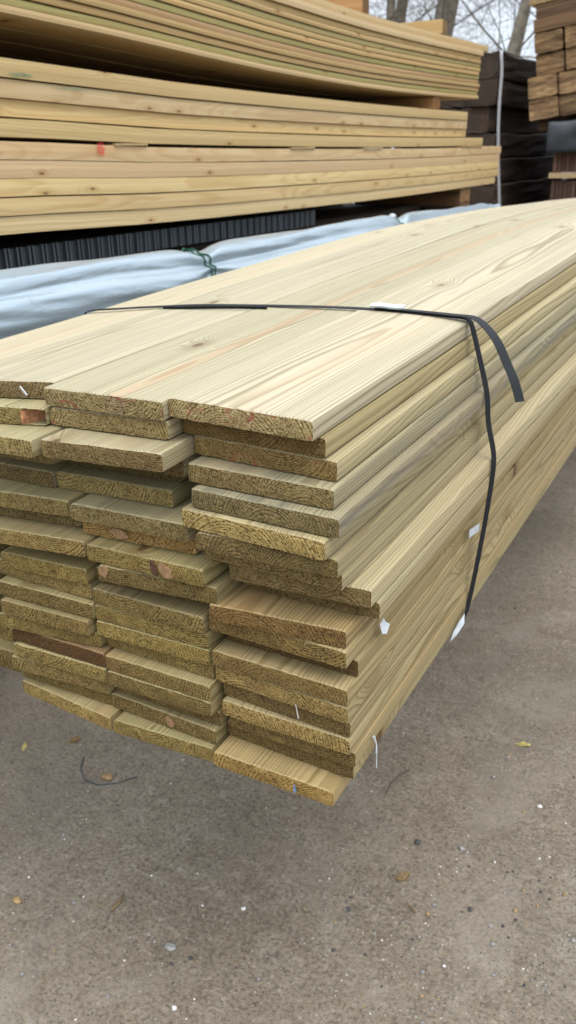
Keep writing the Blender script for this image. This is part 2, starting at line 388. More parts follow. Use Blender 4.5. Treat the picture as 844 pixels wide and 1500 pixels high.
TINT = {'C9': (.96, .92, .80), 'C11': (.78, .62, .42), 'C12': (.78, .67, .48), 'C14': (.76, .65, .47), 'C15': (.74, .65, .49), 'C13': (.70, .60, .43), 'C16': (.72, .62, .46), 'C17': (.80, .71, .53), 'C18': (.74, .65, .48), 'C19': (.76, .68, .5), 'C20': (.84, .70, .48),
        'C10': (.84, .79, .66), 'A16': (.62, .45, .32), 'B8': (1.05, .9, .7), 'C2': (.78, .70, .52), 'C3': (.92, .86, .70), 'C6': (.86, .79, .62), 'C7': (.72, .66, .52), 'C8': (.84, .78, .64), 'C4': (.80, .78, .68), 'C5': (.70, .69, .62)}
def scoopA2(u, v):
    if u < .80: return 0
    return max(0, .036*math.sin(min(1, (u-.80)/.16)*math.pi*.55)*(1 if v < .86 else 0)*(1-.35*v)) if u < .985 else .014*(v < .9)
near = 'boards of the strapped near stack'
def fz(x): return interp(-x, [.41, .60, .81, 1.01, 1.20, 1.4], [0, -.004, -.008, -.021, -.0436, -.06])
XC = {'C': (-.375, .785), 'B': (-.577, .785), 'A': (-.777, .785), 'D': (-.985, .80)}
rr = random.Random(5); BO = {}
ENDV = {'C1': (1.0, .1), 'C2': (.72, .8), 'C3': (.85, .7), 'C4': (.84, .3), 'C5': (.78, .1), 'C6': (1.18, 0), 'C7': (.72, .2), 'C8': (.78, .2), 'C9': (.68, .6), 'C10': (.6, .4), 'C11': (.75, .3), 'C12': (.84, .2), 'C13': (.55, .8),
        'C14': (.80, .3), 'C15': (1.12, .1), 'C16': (.68, .2), 'C17': (1.08, 0), 'C18': (.78, .2), 'C19': (.64, .4), 'C20': (1.12, .2), 'B1': (.92, 0), 'B2': (.92, .1), 'B3': (.80, .5), 'B4': (.6, .5), 'B5': (.5, .5), 'B6': (1.15, 0), 'B7': (.74, .1),
        'B8': (1.0, .5), 'B9': (1.0, .1), 'B10': (.74, .2), 'B11': (.66, .5), 'B12': (.98, 0), 'B13': (1.05, 0), 'B14': (1.1, 0), 'B15': (1.0, 0), 'B16': (.85, .1), 'B17': (.74, .2), 'B18': (.72, .3), 'B19': (.78, .3), 'B20': (1.08, .1),
        'A1': (.75, .7), 'A2': (1.0, 0), 'A3': (1.05, 0), 'A6': (.7, .3), 'A7': (.78, .2), 'A9': (1.05, 0), 'A11': (1.0, 0), 'A12': (1.0, 0), 'A13': (.72, .5), 'A14': (1.08, 0), 'A15': (1.0, 0), 'A16': (.62, 1), 'A17': (1.0, 0), 'A18': (.85, .1), 'A19': (.92, .1), 'A20': (1.15, 0)}
for c in 'CBAD':
    for k in range(1, 21):
        e = CORN.get(c+str(k), [None, None])
        R = e[1] or [XC[c][0]-(.04 if c == 'D' and k < 6 else .0)*1, XC[c][1]+rr.uniform(-.012, .02)]
        if c == 'D' and k < 17: R = [-1.011+.003*(k > 8), .80+rr.uniform(-.03, .03)]
        yR = R[1]; x1 = R[0]
        if e[0] and abs(e[0][0]-x1) > .15: x0 = max(e[0][0], x1-.2); yL = e[0][1]
        else:
            nxt = {'C': 'B', 'B': 'A', 'A': 'D'}.get(c)
            x0 = x1-.192
            if e[0]: yL = yR+(e[0][1]-yR)*min(1.4, .192/max(.05, abs(e[0][0]-x1)))
            else: yL = yR+rr.uniform(-.006, .006)
        # keep neighbours in a row clear of one another
        if c != 'C' :
            prev = ROWX[k]
            if x1 > prev-.0015: x1 = prev-.0015; x0 = min(x0, x1-.185)
        else:
            if k == 1: ROWX = {}
        ROWX[k] = x0
        z = H0-TP*(k-1); th_ = TH; xm = (x0+x1)/2
        low = .02*min(0, xm+.41); bl_ = max(0, min(1, (8-k)/6))
        if c == 'D': z = H0+fz(xm)*(1-(k-1)/19)+low*(k-1)/19-.0249*(k-1); th_ = .0230; rl = .12+(.02-.12)*(k-1)/19
        elif c == 'A': z += fz(xm)*bl_+low*(1-bl_); rl = .045*bl_+.02*(1-bl_)
        else: z += (fz(xm)*bl_+low*(1-bl_)) if c == 'B' else 0; rl = .02 if c == 'B' else 0
        key = c+str(k)
        pith = {'C1': (-.01, -.052), 'B1': (.03, .06), 'B2': (-.03, -.03), 'C3': (.02, .05), 'A1': (-.04, .04)}.get(key)
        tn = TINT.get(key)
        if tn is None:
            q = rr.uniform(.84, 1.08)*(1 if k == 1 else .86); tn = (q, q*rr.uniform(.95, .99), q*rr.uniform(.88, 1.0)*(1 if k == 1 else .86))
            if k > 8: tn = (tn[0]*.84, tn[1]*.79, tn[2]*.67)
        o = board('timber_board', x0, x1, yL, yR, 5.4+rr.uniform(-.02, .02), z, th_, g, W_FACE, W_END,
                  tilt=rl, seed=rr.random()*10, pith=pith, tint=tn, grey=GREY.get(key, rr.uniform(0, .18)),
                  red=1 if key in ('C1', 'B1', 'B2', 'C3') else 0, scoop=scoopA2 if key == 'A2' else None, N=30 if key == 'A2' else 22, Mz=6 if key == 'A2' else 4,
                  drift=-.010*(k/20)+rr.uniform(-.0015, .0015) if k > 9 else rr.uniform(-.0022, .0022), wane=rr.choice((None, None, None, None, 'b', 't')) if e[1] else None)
        BO[key] = (o, x1-x0, yL-(yL+yR)/2, yR-(yL+yR)/2, th_)
        if key == 'B1': o['stripe'] = 1.0
        if key in ENDV: o['endv'], o['endb'] = float(ENDV[key][0]), float(ENDV[key][1])
        lk = LOOK.get(key)
        lab = '%s board in the %s of the strapped near stack' % (ORD[k-1], COLN[c])
        if lk: lab += ', ' + lk
        w_ = lab.split()
        if len(w_) > 15: lab = '%s board, %s, %s' % (ORD[k-1], COLN[c], lk)
        tag(o, ' '.join(lab.split()[:16]), 'board', near)

# ------------------------------------------------------------------ ribbons, tubes
def ribbon(name, pts, nrm, width, th, mat, parent=None, wdir=None, sub=6):
    """flat strap through pts with given face normals (both smoothed)"""
    P = [Vector(p) for p in pts]; Nn = [Vector(q).normalized() for q in nrm]
    path, nn = [], []
    for i in range(len(P)-1):
        p0 = P[max(0, i-1)]; p1 = P[i]; p2 = P[i+1]; p3 = P[min(len(P)-1, i+2)]
        for s in range(sub):
            t = s/sub
            m1 = (p2-p0)*.5; m2 = (p3-p1)*.5
            L = (p2-p1).length
            if m1.length > L: m1 = m1.normalized()*L
            if m2.length > L: m2 = m2.normalized()*L
            path.append((2*t**3-3*t*t+1)*p1+(t**3-2*t*t+t)*m1+(-2*t**3+3*t*t)*p2+(t**3-t*t)*m2)
            nn.append((Nn[i]*(1-t)+Nn[i+1]*t).normalized())
    path.append(P[-1]); nn.append(Nn[-1])
    verts, rest, faces = [], [], []; d = 0
    for i, (p, q) in enumerate(zip(path, nn)):
        if i: d += (p-path[i-1]).length
        tg = (path[min(i+1, len(path)-1)]-path[max(0, i-1)]).normalized()
        b = tg.cross(q).normalized(); q2 = b.cross(tg).normalized()
        for (a, c) in ((-1, -1), (1, -1), (1, 1), (-1, 1)):
            verts.append(p+b*(a*width/2)+q2*(c*th/2)+Vector((0, 0, 0))); rest.append((a*width/2, d, c*th))
    for i in range(len(path)-1):
        for k in range(4):
            faces.append((i*4+k, i*4+(k+1) % 4, (i+1)*4+(k+1) % 4, (i+1)*4+k))
    faces.append((0, 1, 2, 3)); L = (len(path)-1)*4; faces.append((L+3, L+2, L+1, L))
    return mesh_obj(name, verts, faces, mat, None, parent, rest)

def tube_data(pts, rad, V, F, seg=6, cap=True):
    base0 = len(V)
    P = [Vector(p) for p in pts]
    up = Vector((.13, .31, .94))
    for i, p in enumerate(P):
        tg = (P[min(i+1, len(P)-1)]-P[max(0, i-1)]).normalized()
        a = tg.cross(up)
        if a.length < .1: a = tg.cross(Vector((1, 0, 0)))
        a.normalize(); b = tg.cross(a)
        r = rad[i] if isinstance(rad, (list, tuple)) else rad
        for k in range(seg):
            an = 2*math.pi*k/seg; V.append(p+a*math.cos(an)*r+b*math.sin(an)*r)
    for i in range(len(P)-1):
        for k in range(seg):
            F.append((base0+i*seg+k, base0+i*seg+(k+1) % seg, base0+(i+1)*seg+(k+1) % seg, base0+(i+1)*seg+k))
    if cap:
        F.append(tuple(base0+k for k in range(seg))[::-1]); L = base0+(len(P)-1)*seg
        F.append(tuple(L+k for k in range(seg)))

def Z(z): return z+EYE
# the black strap round the near stack
strap = empty('packing_strap', (-.40, 1.29, Z(-.245)))
tag(strap, 'black woven strap round the near stack with its loose tail hanging over the side', 'strap')
def loc(o, root):          # world-built mesh under an unrotated root
    o.data.transform(Matrix.Translation(-root.location)); o.parent = root; return o
eps = .0022
tp = [(-1.212, 1.300, -.305), (-1.202, 1.303, -.2830), (-1.105, 1.300, -.2700), (-1.0055, 1.302, -.2600), (-.929, 1.310, -.2540), (-.782, 1.318, -.2470), (-.66, 1.322, -.2425), (-.5596, 1.322, -.2408), (-.46, 1.307, -.2405), (-.420, 1.297, -.2402),
      (-.4085, 1.290, -.2470), (-.388, 1.281, -.300), (-.3722, 1.276, -.349), (-.3655, 1.273, -.395), (-.3515, 1.270, -.452), (-.354, 1.265, -.530), (-.3615, 1.260, -.620), (-.3695, 1.253, -.700), (-.3745, 1.250, -.732), (-.384, 1.248, -.7460), (-.60, 1.25, -.7490), (-1.17, 1.29, -.775), (-1.214, 1.29, -.76), (-1.216, 1.30, -.5), (-1.212, 1.300, -.305)]
nm = [(-1, 0, .2), (-.3, -.2, 1)]+[(0, -.22, 1)]*7+[(.3, -.4, 1), (.8, -.5, .3)]+[(.8, -.6, 0)]*7+[(1, -.3, -.2), (.2, 0, -1), (0, 0, -1), (-.1, 0, -1), (-1, 0, -.2), (-1, 0, 0), (-1, 0, .2)]
loc(ribbon('strap_loop', [(a, b, Z(c)) for a, b, c in tp], nm, .0088, .0011, M_STRAP, sub=5), strap)
tl = [(-.585, 1.326, -.2385), (-.50, 1.318, -.2385), (-.44, 1.300, -.2370), (-.405, 1.282, -.2350), (-.379, 1.262, -.2420), (-.352, 1.240, -.2600), (-.330, 1.222, -.2870), (-.3135, 1.208, -.3080), (-.3000, 1.197, -.3340)]
nt = [(0, 0, 1), (0, 0, 1), (.1, -.1, 1), (.35, -.25, 1), (.65, -.45, .8), (.75, -.6, .5), (.8, -.65, .35), (.8, -.65, .25), (.8, -.65, .25)]
loc(ribbon('strap_tail', [(a, b, Z(c)) for a, b, c in tl], nt, .0150, .0011, M_STRAP, sub=6), strap)
sl = [(-.592, 1.320, -.2345), (-.572, 1.320, -.2330), (-.550, 1.319, -.2342), (-.531, 1.317, -.2330)]
loc(ribbon('strap_seal', [(a, b, Z(c)) for a, b, c in sl], [(0, -.35, 1)]*4, .0105, .0030, M_WHITE, sub=3), strap)
tw = [(-1.00, 1.288, -.2600), (-.93, 1.292, -.2560), (-.85, 1.296, -.2510), (-.78, 1.298, -.2480)]
loc(ribbon('strap_twist', [(a, b, Z(c)) for a, b, c in tw], [(0, .9, .5)]*4, .0060, .0010, M_STRAP), strap)

# tags and staples
def scrap(pts, mat, label, name='plastic_tag', th=.0006):
    o = []
    P = [Vector((a, b, Z(c))) for a, b, c in pts]
    nrm = (P[1]-P[0]).cross(P[2]-P[0]).normalized()*th
    V = P+[p+nrm for p in P]; n_ = len(P)
    F = [tuple(range(n_))[::-1], tuple(range(n_, 2*n_))]+[(i, (i+1) % n_, (i+1) % n_+n_, i+n_) for i in range(n_)]
    c = sum(P, Vector())/n_
    ob = mesh_obj(name, [v-c for v in V], F, mat); ob.location = c
    return tag(ob, label, 'tag' if name == 'plastic_tag' else 'staple', 'scraps of torn plastic stapled to the near stack' if name == 'plastic_tag' else None)

# ------------------------------------------------------------------ ground
gv, gf = [], []
S = 90
gv = [(-S, -S, 0), (S, -S, 0), (S, S, 0), (-S, S, 0)]
o = mesh_obj('ground', gv, [(0, 1, 2, 3)], M_GROUND); tag(o, kind='structure')

def blob(r, seed, sq=(1, 1, .6), sub=2):
    import bmesh
    bm = bmesh.new(); bmesh.ops.create_icosphere(bm, subdivisions=sub, radius=r)
    for v in bm.verts:
        k = 1+.45*mn.noise(v.co/r*1.3+Vector((seed*7.7, seed, 3)))+.15*mn.noise(v.co/r*4+Vector((seed, 2, 1)))
        v.co = Vector((v.co.x*sq[0], v.co.y*sq[1], v.co.z*sq[2]))*k
    V = [v.co.copy() for v in bm.verts]; F = [tuple(x.index for x in f.verts) for f in bm.faces]; bm.free()
    return V, F
# loose grit: nobody could count it
V, F, fm = [], [], []
protos = [blob(1, s, sub=1) for s in range(6)]
rg = random.Random(3)
for i in range(4200):
    y = .35+rg.random()**1.5*6.0; x = rg.uniform(-2.6, 1.4)
    if i % 3 == 0:
        cxs = rg.choice(((-.15, 1.35), (.0, 1.6), (-1.1, .8), (-.4, 1.15))); x = rg.gauss(cxs[0], .22); y = rg.gauss(cxs[1], .22)
    r = min(.006, .0009+rg.expovariate(1/.0009))
    v, f = protos[i % 6]; b = len(V); a = rg.uniform(0, 6.28); ca, sa = math.cos(a), math.sin(a)
    V += [(x+(p.x*ca-p.y*sa)*r, y+(p.x*sa+p.y*ca)*r, (p.z+.35)*r) for p in v]
    F += [tuple(q+b for q in w) for w in f]
    m = rg.choices((0, 1, 2, 3), (52, 24, 5, 19))[0]; fm += [m]*len(f)
o = mesh_obj('loose_grit', V, F, [M_STONE, M_STONED, M_STONEW, M_STONEB], fm, smooth=True); tag(o, 'fine loose grit and chippings lying over the yard surface', 'gravel', kind='stuff')

def stone(x, y, r, mat, label, sd, sq=(1, .8, .6), grp='loose stones on the yard'):
    v, f = blob(r, sd, sq); o = mesh_obj('loose_stone', v, f, mat, smooth=True); o.location = (x, y, r*sq[2]*.55)
    tag(o, label, 'stone', grp)
stone(-.52, 1.486, .0085, M_STONED, 'dark grey pebble on the ground below the lowest board\'s right corner', 1)
stone(-1.228, .91, .0105, M_STONEB, 'sandy brown stone lying near the left edge of the photo', 2, (1.2, .8, .5))
stone(-.423, 1.427+.09, .0075, M_STONE, 'pale grey pebble just right of the dark pebble on the ground', 3)
stone(-.779, 1.128, .0055, M_STONEW, 'small white stone alone on the open ground below the stack', 4)
stone(-1.315, 1.315, .017, M_STONEB, 'yellowish crumbled stone beside the curved wire under the stack', 5, (.9, .7, .5))
stone(-.300, 1.74, .007, M_STONEW, 'small white stone on the right side of the ground near the stack edge', 6)
stone(-.86, .975, .010, M_STONE, 'flat grey-brown stone half sunk in the lower left ground', 7, (1.3, 1, .3))
def flat_bit(name, x, y, pts, mat, label, cat, rot=0, h=.004, curl=.004, grp=None):
    V = [(a, b, h+curl*math.sin(a*140+b*90)) for a, b in pts]; n_ = len(V); V += [(a, b, c-.0012) for a, b, c in V]
    F = [tuple(range(n_)), tuple(range(n_, 2*n_))[::-1]]+[(i, i+n_, (i+1) % n_+n_, (i+1) % n_) for i in range(n_)]
    o = mesh_obj(name, V, F, mat); o.location = (x, y, .0015); o.rotation_euler = (0, 0, rot); tag(o, label, cat, grp)
flat_bit('bark_chip', -.511, 1.373, [(-.017, -.008), (-.004, -.012), (.010, -.010), (.018, .001), (.012, .010), (-.002, .007), (-.013, .009)], M_CHIP, 'brown splintered wood chip on the ground below the dark pebble', 'wood chip', .8)
flat_bit('dry_leaf', -.40, 1.955, [(-.020, 0), (-.010, .005), (.0, .008), (.016, .006), (.022, .0), (.010, -.007), (-.008, -.006)], M_LEAFY, 'curled yellow-green leaf on the ground right of the stack', 'leaf', .2)
flat_bit('dry_leaf', -1.50, 1.39, [(-.018, 0), (-.005, .009), (.012, .006), (.018, 0), (.006, -.008), (-.010, -.006)], M_LEAF, 'brown leaf fragment on the ground at left under the stack', 'leaf', .9)
flat_bit('dry_leaf', -1.60, 1.30, [(-.014, 0), (-.004, .006), (.012, .004), (.016, 0), (.004, -.006)], M_LEAFY, 'small tan leaf fragment at the far left of the ground', 'leaf', 2.1)
flat_bit('bark_chip', -.46, 1.30, [(-.014, -.002), (.012, -.004), (.018, .001), (-.01, .004)], M_CHIP, 'thin pale splinter on the ground right of the brown wood chip', 'wood chip', -.6)
def twig(pts, r, mat, name, label, cat):
    V, F = [], []; tube_data(pts, r, V, F, 6); c = sum((Vector(p) for p in pts), Vector())/len(pts)
    o = mesh_obj(name, [v-c for v in V], F, mat, smooth=True); o.location = c; tag(o, label, cat)
twig([(-.650, 1.60, .004), (-.651, 1.64, .006), (-.646, 1.68, .005), (-.632, 1.715, .004)], [.0022, .003, .003, .0015], M_TWIG, 'twig', 'short dark twig on the ground right of the lowest board', 'twig')
twig([(-1.026, .985, .003), (-1.024, 1.01, .0045), (-1.031, 1.035, .003)], [.002, .003, .0015], M_CHIP, 'twig', 'short brown twig on the lower left ground', 'twig')
arc = [(-1.425+.0, 1.345, .004), (-1.40, 1.305, .006), (-1.36, 1.275, .008), (-1.31, 1.272, .012), (-1.27, 1.30, .014), (-1.245, 1.35, .008)]
twig(arc, .0017, M_WIRE, 'bent_wire', 'thin dark bent wire curling on the ground under the stack', 'wire')

# ------------------------------------------------------------------ bearers under the near stack (out of sight below it)
def box_wood(name, x0, x1, y0, y1, z0, z1, fmat, emat, axis='y', rot=None, sd=None, jit=.002, tint=(1,1,1), grey=0, nseg=6):
    """a sawn beam along y (or x); worn, slightly crooked edges"""
    sd = random.random()*10 if sd is None else sd
    if axis == 'y': w, L, t = x1-x0, y1-y0, z1-z0
    else: w, L, t = y1-y0, x1-x0, z1-z0
    V, R, F, fm = [], [], [], []
    nn_ = 5; ring = []
    c = .05*min(w, t)
    sec = []
    for (a, b, dx, dz) in ((-1, -1, 1, 1), (1, -1, -1, 1), (1, 1, -1, -1), (-1, 1, 1, -1)):
        pass
    corners = [(-w/2, -t/2), (w/2, -t/2), (w/2, t/2), (-w/2, t/2)]
    for q in range(4):
        a = Vector(corners[q]); b = Vector(corners[(q+1) % 4]); d = (b-a).normalized()
        for s in range(nn_):
            p = a+d*c+(b-a-d*2*c)*s/(nn_-1); sec.append(p)
    ys = [0, min(.01, L*.05)]+[L*i/nseg for i in range(1, nseg)]+[L]
    P = len(sec)
    for k, y in enumerate(ys):
        for i, p in enumerate(sec):
            j = Vector((mn.noise(Vector((p.x*20+sd, y*2, p.y*20))), mn.noise(Vector((p.x*20, y*2+sd, p.y*20)))))*jit
            yy = y+(jit*mn.noise(Vector((p.x*40, sd, p.y*40))) if k == 0 else 0)
            V.append((p.x+j.x, yy, p.y+j.y)); R.append((p.x, y, p.y))
    for k in range(len(ys)-1):
        for i in range(P): F.append((k*P+i, k*P+(i+1) % P, (k+1)*P+(i+1) % P, (k+1)*P+i)); fm.append(0)
    F.append(tuple(range(P))); fm.append(1); L0 = (len(ys)-1)*P
    F.append(tuple(L0+i for i in range(P))[::-1]); fm.append(1)
    o = mesh_obj(name, V, F, [fmat, emat], fm, None, R)
    if axis == 'y': o.location = ((x0+x1)/2, y0, Z((z0+z1)/2))
    else: o.location = (x0, (y0+y1)/2, Z((z0+z1)/2)); o.rotation_euler = (0, 0, -math.pi/2)
    props(o, sd, (random.uniform(-.3, .3)*w, random.uniform(-.6, .6)*t), tint, grey, 0)
    return o
for (yy, nm_) in ((3.30, 'nearer'), (4.75, 'farther')):
    gz = g(yy)
    zb = H0-TP*19-TH+gz-.012
    zz = -EYE+.004; n_ = 0
    while zz+.10 < zb-.10:
        h_ = .10
        for sx, wd in ((-1.14, 'single'),):
            o = box_wood('timber_block', sx-.14, sx+.10, yy-.10, yy+.10, zz, zz+h_-.002, J_FACE, J_END); tag(o, 'pale timber block under the %s bearer, %s from the ground' % (nm_, ORD[n_].replace('top', 'first')), 'timber block', 'blocks carrying the near stack')
        zz += h_; n_ += 1
    o = box_wood('timber_bearer', -1.24, -.44, yy-.06, yy+.06, zz, zb, J_FACE, J_END, axis='x'); tag(o, '%s bearer carrying the strapped near stack' % nm_, 'bearer', 'bearers under the near stack')

# ------------------------------------------------------------------ silver wrapped bundle
SY = [.6, 1.6, 2.0, 2.5, 3.4, 4.4, 6.1]; SZ = [-.262, -.266, -.268, -.288, -.288, -.306, -.332]
ties = [2.52, 4.32, 6.0]
NYs, NXs = 420, 110
V, F, SN = [], [], []
for iy in range(NYs+1):
    y = .55+iy/NYs*5.55
    zc = interp(y, SY, SZ)*1.035
    near_t = min(ties, key=lambda t_: abs(y-t_)); dy_ = y-near_t; ad = abs(dy_)
    tie = math.exp(-(ad/.035)**2); tie2 = math.exp(-ad/.22)
    for ix in range(NXs+1):
        s = ix/NXs                       # 0: rear foot, up and over, 1: foot on the near side
        if s < .18: x = -2.12; z = -.72+(s/.18)*(zc-.145+.72); nx, nz_ = -1, 0
        elif s < .22: a = (s-.18)/.04*math.pi/2; x = -2.12+.03*(1-math.cos(a)); z = zc-.145+.03*math.sin(a); nx, nz_ = -math.cos(a), math.sin(a)
        elif s < .34: u = (s-.22)/.12; x = -2.09+.25*u; z = zc-.115+.115*u; nx, nz_ = 0, 1
        elif s < .56: u = (s-.34)/.22; a = u*math.pi/2; x = -1.84+.125*math.sin(a); z = zc-.075*(1-math.cos(a)); nx, nz_ = math.sin(a), math.cos(a)
        else: u = (s-.56)/.44; x = -1.715+.055*u; z = zc-.075-u*(.72+zc-.075); nx, nz_ = 1, .1
        vis = 1 if s > .24 else 0
        fo = (s-.34)*34
        f1 = math.sin(fo+1.1*math.sin(y*1.35+.6)+1.8*mn.noise(Vector((y*.8, s*2.5, 0))))
        f2 = mn.noise(Vector((s*16+.6*y, y*1.1, 4)))
        f3 = mn.noise(Vector((s*40-2*y, y*4.0, 9)))
        # pleats fan out from the tie: the fold pattern spreads with distance
        sp_ = (s-.50)/(.35+min(1.6, ad*3.2))
        pl = math.sin(sp_*38+2*mn.noise(Vector((near_t, sp_*3, 1)))*2)
        d = (.0150*f1+.020*f2+.004*f3)*(1-.7*tie2) + .0105*pl*tie2*(1-.45*tie) - .013*math.exp(-(ad/.08)**2)
        d *= vis*(1 if s > .30 else (s-.24)/.06)
        V.append((x+nx*d, y, Z(z+nz_*d))); SN.append(Vector((nx, 0, nz_)))
W_ = NXs+1
for iy in range(NYs):
    for ix in range(NXs): F.append((iy*W_+ix, (iy+1)*W_+ix, (iy+1)*W_+ix+1, iy*W_+ix+1))
F.append(tuple(range(W_))); F.append(tuple(NYs*W_+i for i in range(W_))[::-1])
bun = empty('wrapped_bundle', (-1.89, .55, Z(-.72)))
tag(bun, 'long bundle wrapped in silver-grey plastic sheeting between the near stack and the back stacks', 'bundle')
o = mesh_obj('sheeting', V, F, M_SILVER, smooth=True); loc(o, bun)
md = o.modifiers.new('sub', 'SUBSURF'); md.levels = 1; md.render_levels = 1
def tie_path(yt, wob=0, a=24, b=106):
    iy = round((yt-.55)/5.55*NYs)
    return [Vector(V[iy*W_+ix])+SN[iy*W_+ix].normalized()*.005+Vector((0, wob*math.sin(ix*.22), 0)) for ix in range(a, b)]
for yt, wb in ((ties[0]-.008, .004), (ties[0]+.008, -.004), (ties[1], .003)):
    tv, tf = [], []; tube_data(tie_path(yt, wb), .0032, tv, tf, 6)
    loc(mesh_obj('twine_tie', tv, tf, M_GREEN, smooth=True), bun)
pk = tie_path(ties[0])[14]
tv, tf = [], []; tube_data([pk+Vector((0, .0, 0)), pk+Vector((.012, -.03, .020)), pk+Vector((.020, -.055, .012))], [.006, .004, .003], tv, tf, 6)
tube_data([pk, pk+Vector((.016, .025, -.02)), pk+Vector((.022, .03, -.055))], [.006, .004, .003], tv, tf, 6)
loc(mesh_obj('twine_knot', tv, tf, M_GREEN, smooth=True), bun)
b_, f_ = blob(.020, 9, (1, 1.4, .8)); c_ = tie_path(ties[1])[16]
loc(mesh_obj('sheet_tuft', [p+c_+Vector((.004, -.015, .008)) for p in b_], f_, M_WHITE, smooth=True), bun)

rq = random.Random(14); Y_T = 2.05
for k in range(3):  # dark timbers added to make the space under the bundle read dark
    for cc in range(2):
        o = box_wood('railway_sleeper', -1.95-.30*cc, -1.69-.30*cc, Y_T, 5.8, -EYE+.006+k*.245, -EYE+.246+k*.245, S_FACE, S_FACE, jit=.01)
        tag(o, '%s %s dark timber added to darken the space under the silver wrapped bundle' % (['lowest', 'middle', 'upper'][k], ['near', 'rear'][cc]), 'sleeper', 'timbers added to darken under the wrapped bundle')
for k in range(5):  # dark bulk added to stop light coming through under the lower pack
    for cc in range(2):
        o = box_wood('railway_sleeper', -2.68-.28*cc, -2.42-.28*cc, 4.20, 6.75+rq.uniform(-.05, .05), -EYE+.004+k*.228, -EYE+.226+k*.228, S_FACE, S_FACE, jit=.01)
        tag(o, '%s %s dark timber added to block light under the lower back stack' % (['lowest', 'second', 'third', 'fourth', 'uppermost'][k], ['front', 'rear'][cc]), 'sleeper', 'added dark timbers under the lower back stack')
# ------------------------------------------------------------------ ribbed black panel pack
V, F = [], []
rr2 = random.Random(9)
y = .3; pr = [(y, 0)]
while y < 4.15:
    for dy, dx in ((.004, .010), (.007, .010), (.004, 0), (.005, 0), (.003, .008), (.005, .008), (.003, 0), (.024+rr2.uniform(-.006, .008), 0)):
        y += dy; pr.append((y, dx))
zt, zb2 = -.262, -.335
rows = [zb2, zb2+.02, zt-.004, zt]
for zz in rows:
    for (yy, dx) in pr: V.append((-2.19+dx, yy, Z(zz-.0045*max(0, (yy-1.9)))))
P = len(pr)
for k in range(3):
    for i in range(P-1): F.append((k*P+i, k*P+i+1, (k+1)*P+i+1, (k+1)*P+i))
nface = len(F)
b0 = len(V)
for (yy, zz) in ((pr[0][0], zb2), (pr[-1][0], zb2), (pr[-1][0], zt-.012), (pr[0][0], zt)): V.append((-2.95, yy, Z(zz)))
F += [tuple([3*P+i for i in range(P)])+(b0+2, b0+3), tuple([i for i in range(P)][::-1])+(b0, b0+1)]
F += [(P-1, b0+1, b0+2, 4*P-1), (0, 3*P, b0+3, b0), (b0, b0+3, b0+2, b0+1)]
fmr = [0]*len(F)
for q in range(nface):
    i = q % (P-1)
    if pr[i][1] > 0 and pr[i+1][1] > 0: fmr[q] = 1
o = mesh_obj('panel_pack', V, F, [M_RIB, M_RIB_LIT], fmr); c = Vector((-2.5, 2.2, Z(zb2))); o.data.transform(Matrix.Translation(-c)); o.location = c
tag(o, 'pack of black ribbed panels seen in the slit under the lower back stack', 'panel pack')
for k in range(5):
    for cc in range(2):
        o = box_wood('railway_sleeper', -2.62-.34*cc, -2.30-.34*cc, .35, 4.12, -EYE+.004+k*.2285, -EYE+.2305+k*.2285, S_FACE, S_FACE, jit=.006)
        tag(o, '%s %s dark timber lying under the black ribbed panels' % (['lowest', 'second', 'third', 'fourth', 'uppermost'][k], ['front', 'rear'][cc]), 'sleeper', 'dark timbers under the ribbed panels')

# ------------------------------------------------------------------ BACK STACKS
stb = [0, .01, .3, .7, 1.1, 1.6, 2.1, 2.6, 3.1, 3.6, 4.1, 4.6, 5.1, 5.6]
LZ = lambda y: interp(y, [0, 1.93, 2.75, 3.57, 5.23, 7.05, 8], [-.195, -.213, -.235, -.245, -.252, -.243, -.235])+.25
bl = 'boards of the lower back stack'
TL = .0535
ends = {1: 7.0, 2: 7.06, 3: 7.05, 4: 7.07, 5: 7.10, 6: 6.62, 7: 6.30, 8: 6.28, 9: 6.26}     # counted from the bottom
lk9 = {5: 'red spray mark on its face', 9: 'green crayon mark on its face', 6: 'packers beneath it', 1: 'over the black panels', 2: 'next above the lowest', 3: 'pale tan face', 4: 'just below the red-marked joist', 7: 'set back a little', 8: 'next below the uppermost'}
rb = random.Random(21)
for k in range(1, 10):
    z = -.25+TL*k+(.0085 if k > 5 else 0)+[0, .0008, 0, .0015, 0, 0, 0, .002, .001, .0025][k]
    for cc in range(4):
        xf = -2.1+{6: .0, 7: -.025, 8: -.012, 9: -.004}.get(k, rb.uniform(-.004, .004))-.21*cc
        yend = ends[k] if cc == 0 else ends[k]+rb.uniform(-.1, .02)
        y0 = yend-6.0
        tb = TL-.0007
        if k == 7: tb = TL-.003
        q = rb.uniform(.86, 1.08)
        o = board('timber_joist', xf-.2, xf, y0, y0, 6.0, z, tb, LZ, J_FACE, J_END, N=4, Mz=2, stations=stb, seed=rb.random()*10,
                  pith=(rb.uniform(-.04, .12), rb.uniform(-.09, .09)), tint=(q*1.12, q*1.10*rb.uniform(.93, 1), q*rb.uniform(.84, 1)), jit=.001, chamf=.0018, wane=None)
        if cc == 0: tag(o, '%s of the lower back stack, %s' % (['lowest joist', 'second joist from the bottom', 'third joist from the bottom', 'fourth joist from the bottom', 'fifth joist from the bottom', 'sixth joist from the bottom', 'seventh joist from the bottom', 'eighth joist from the bottom', 'uppermost joist'][k-1], lk9[k]), 'joist', bl)
        else: tag(o, 'pale joist hidden inside the lower back stack behind its front joists', 'joist', 'inner joists of the lower back stack')
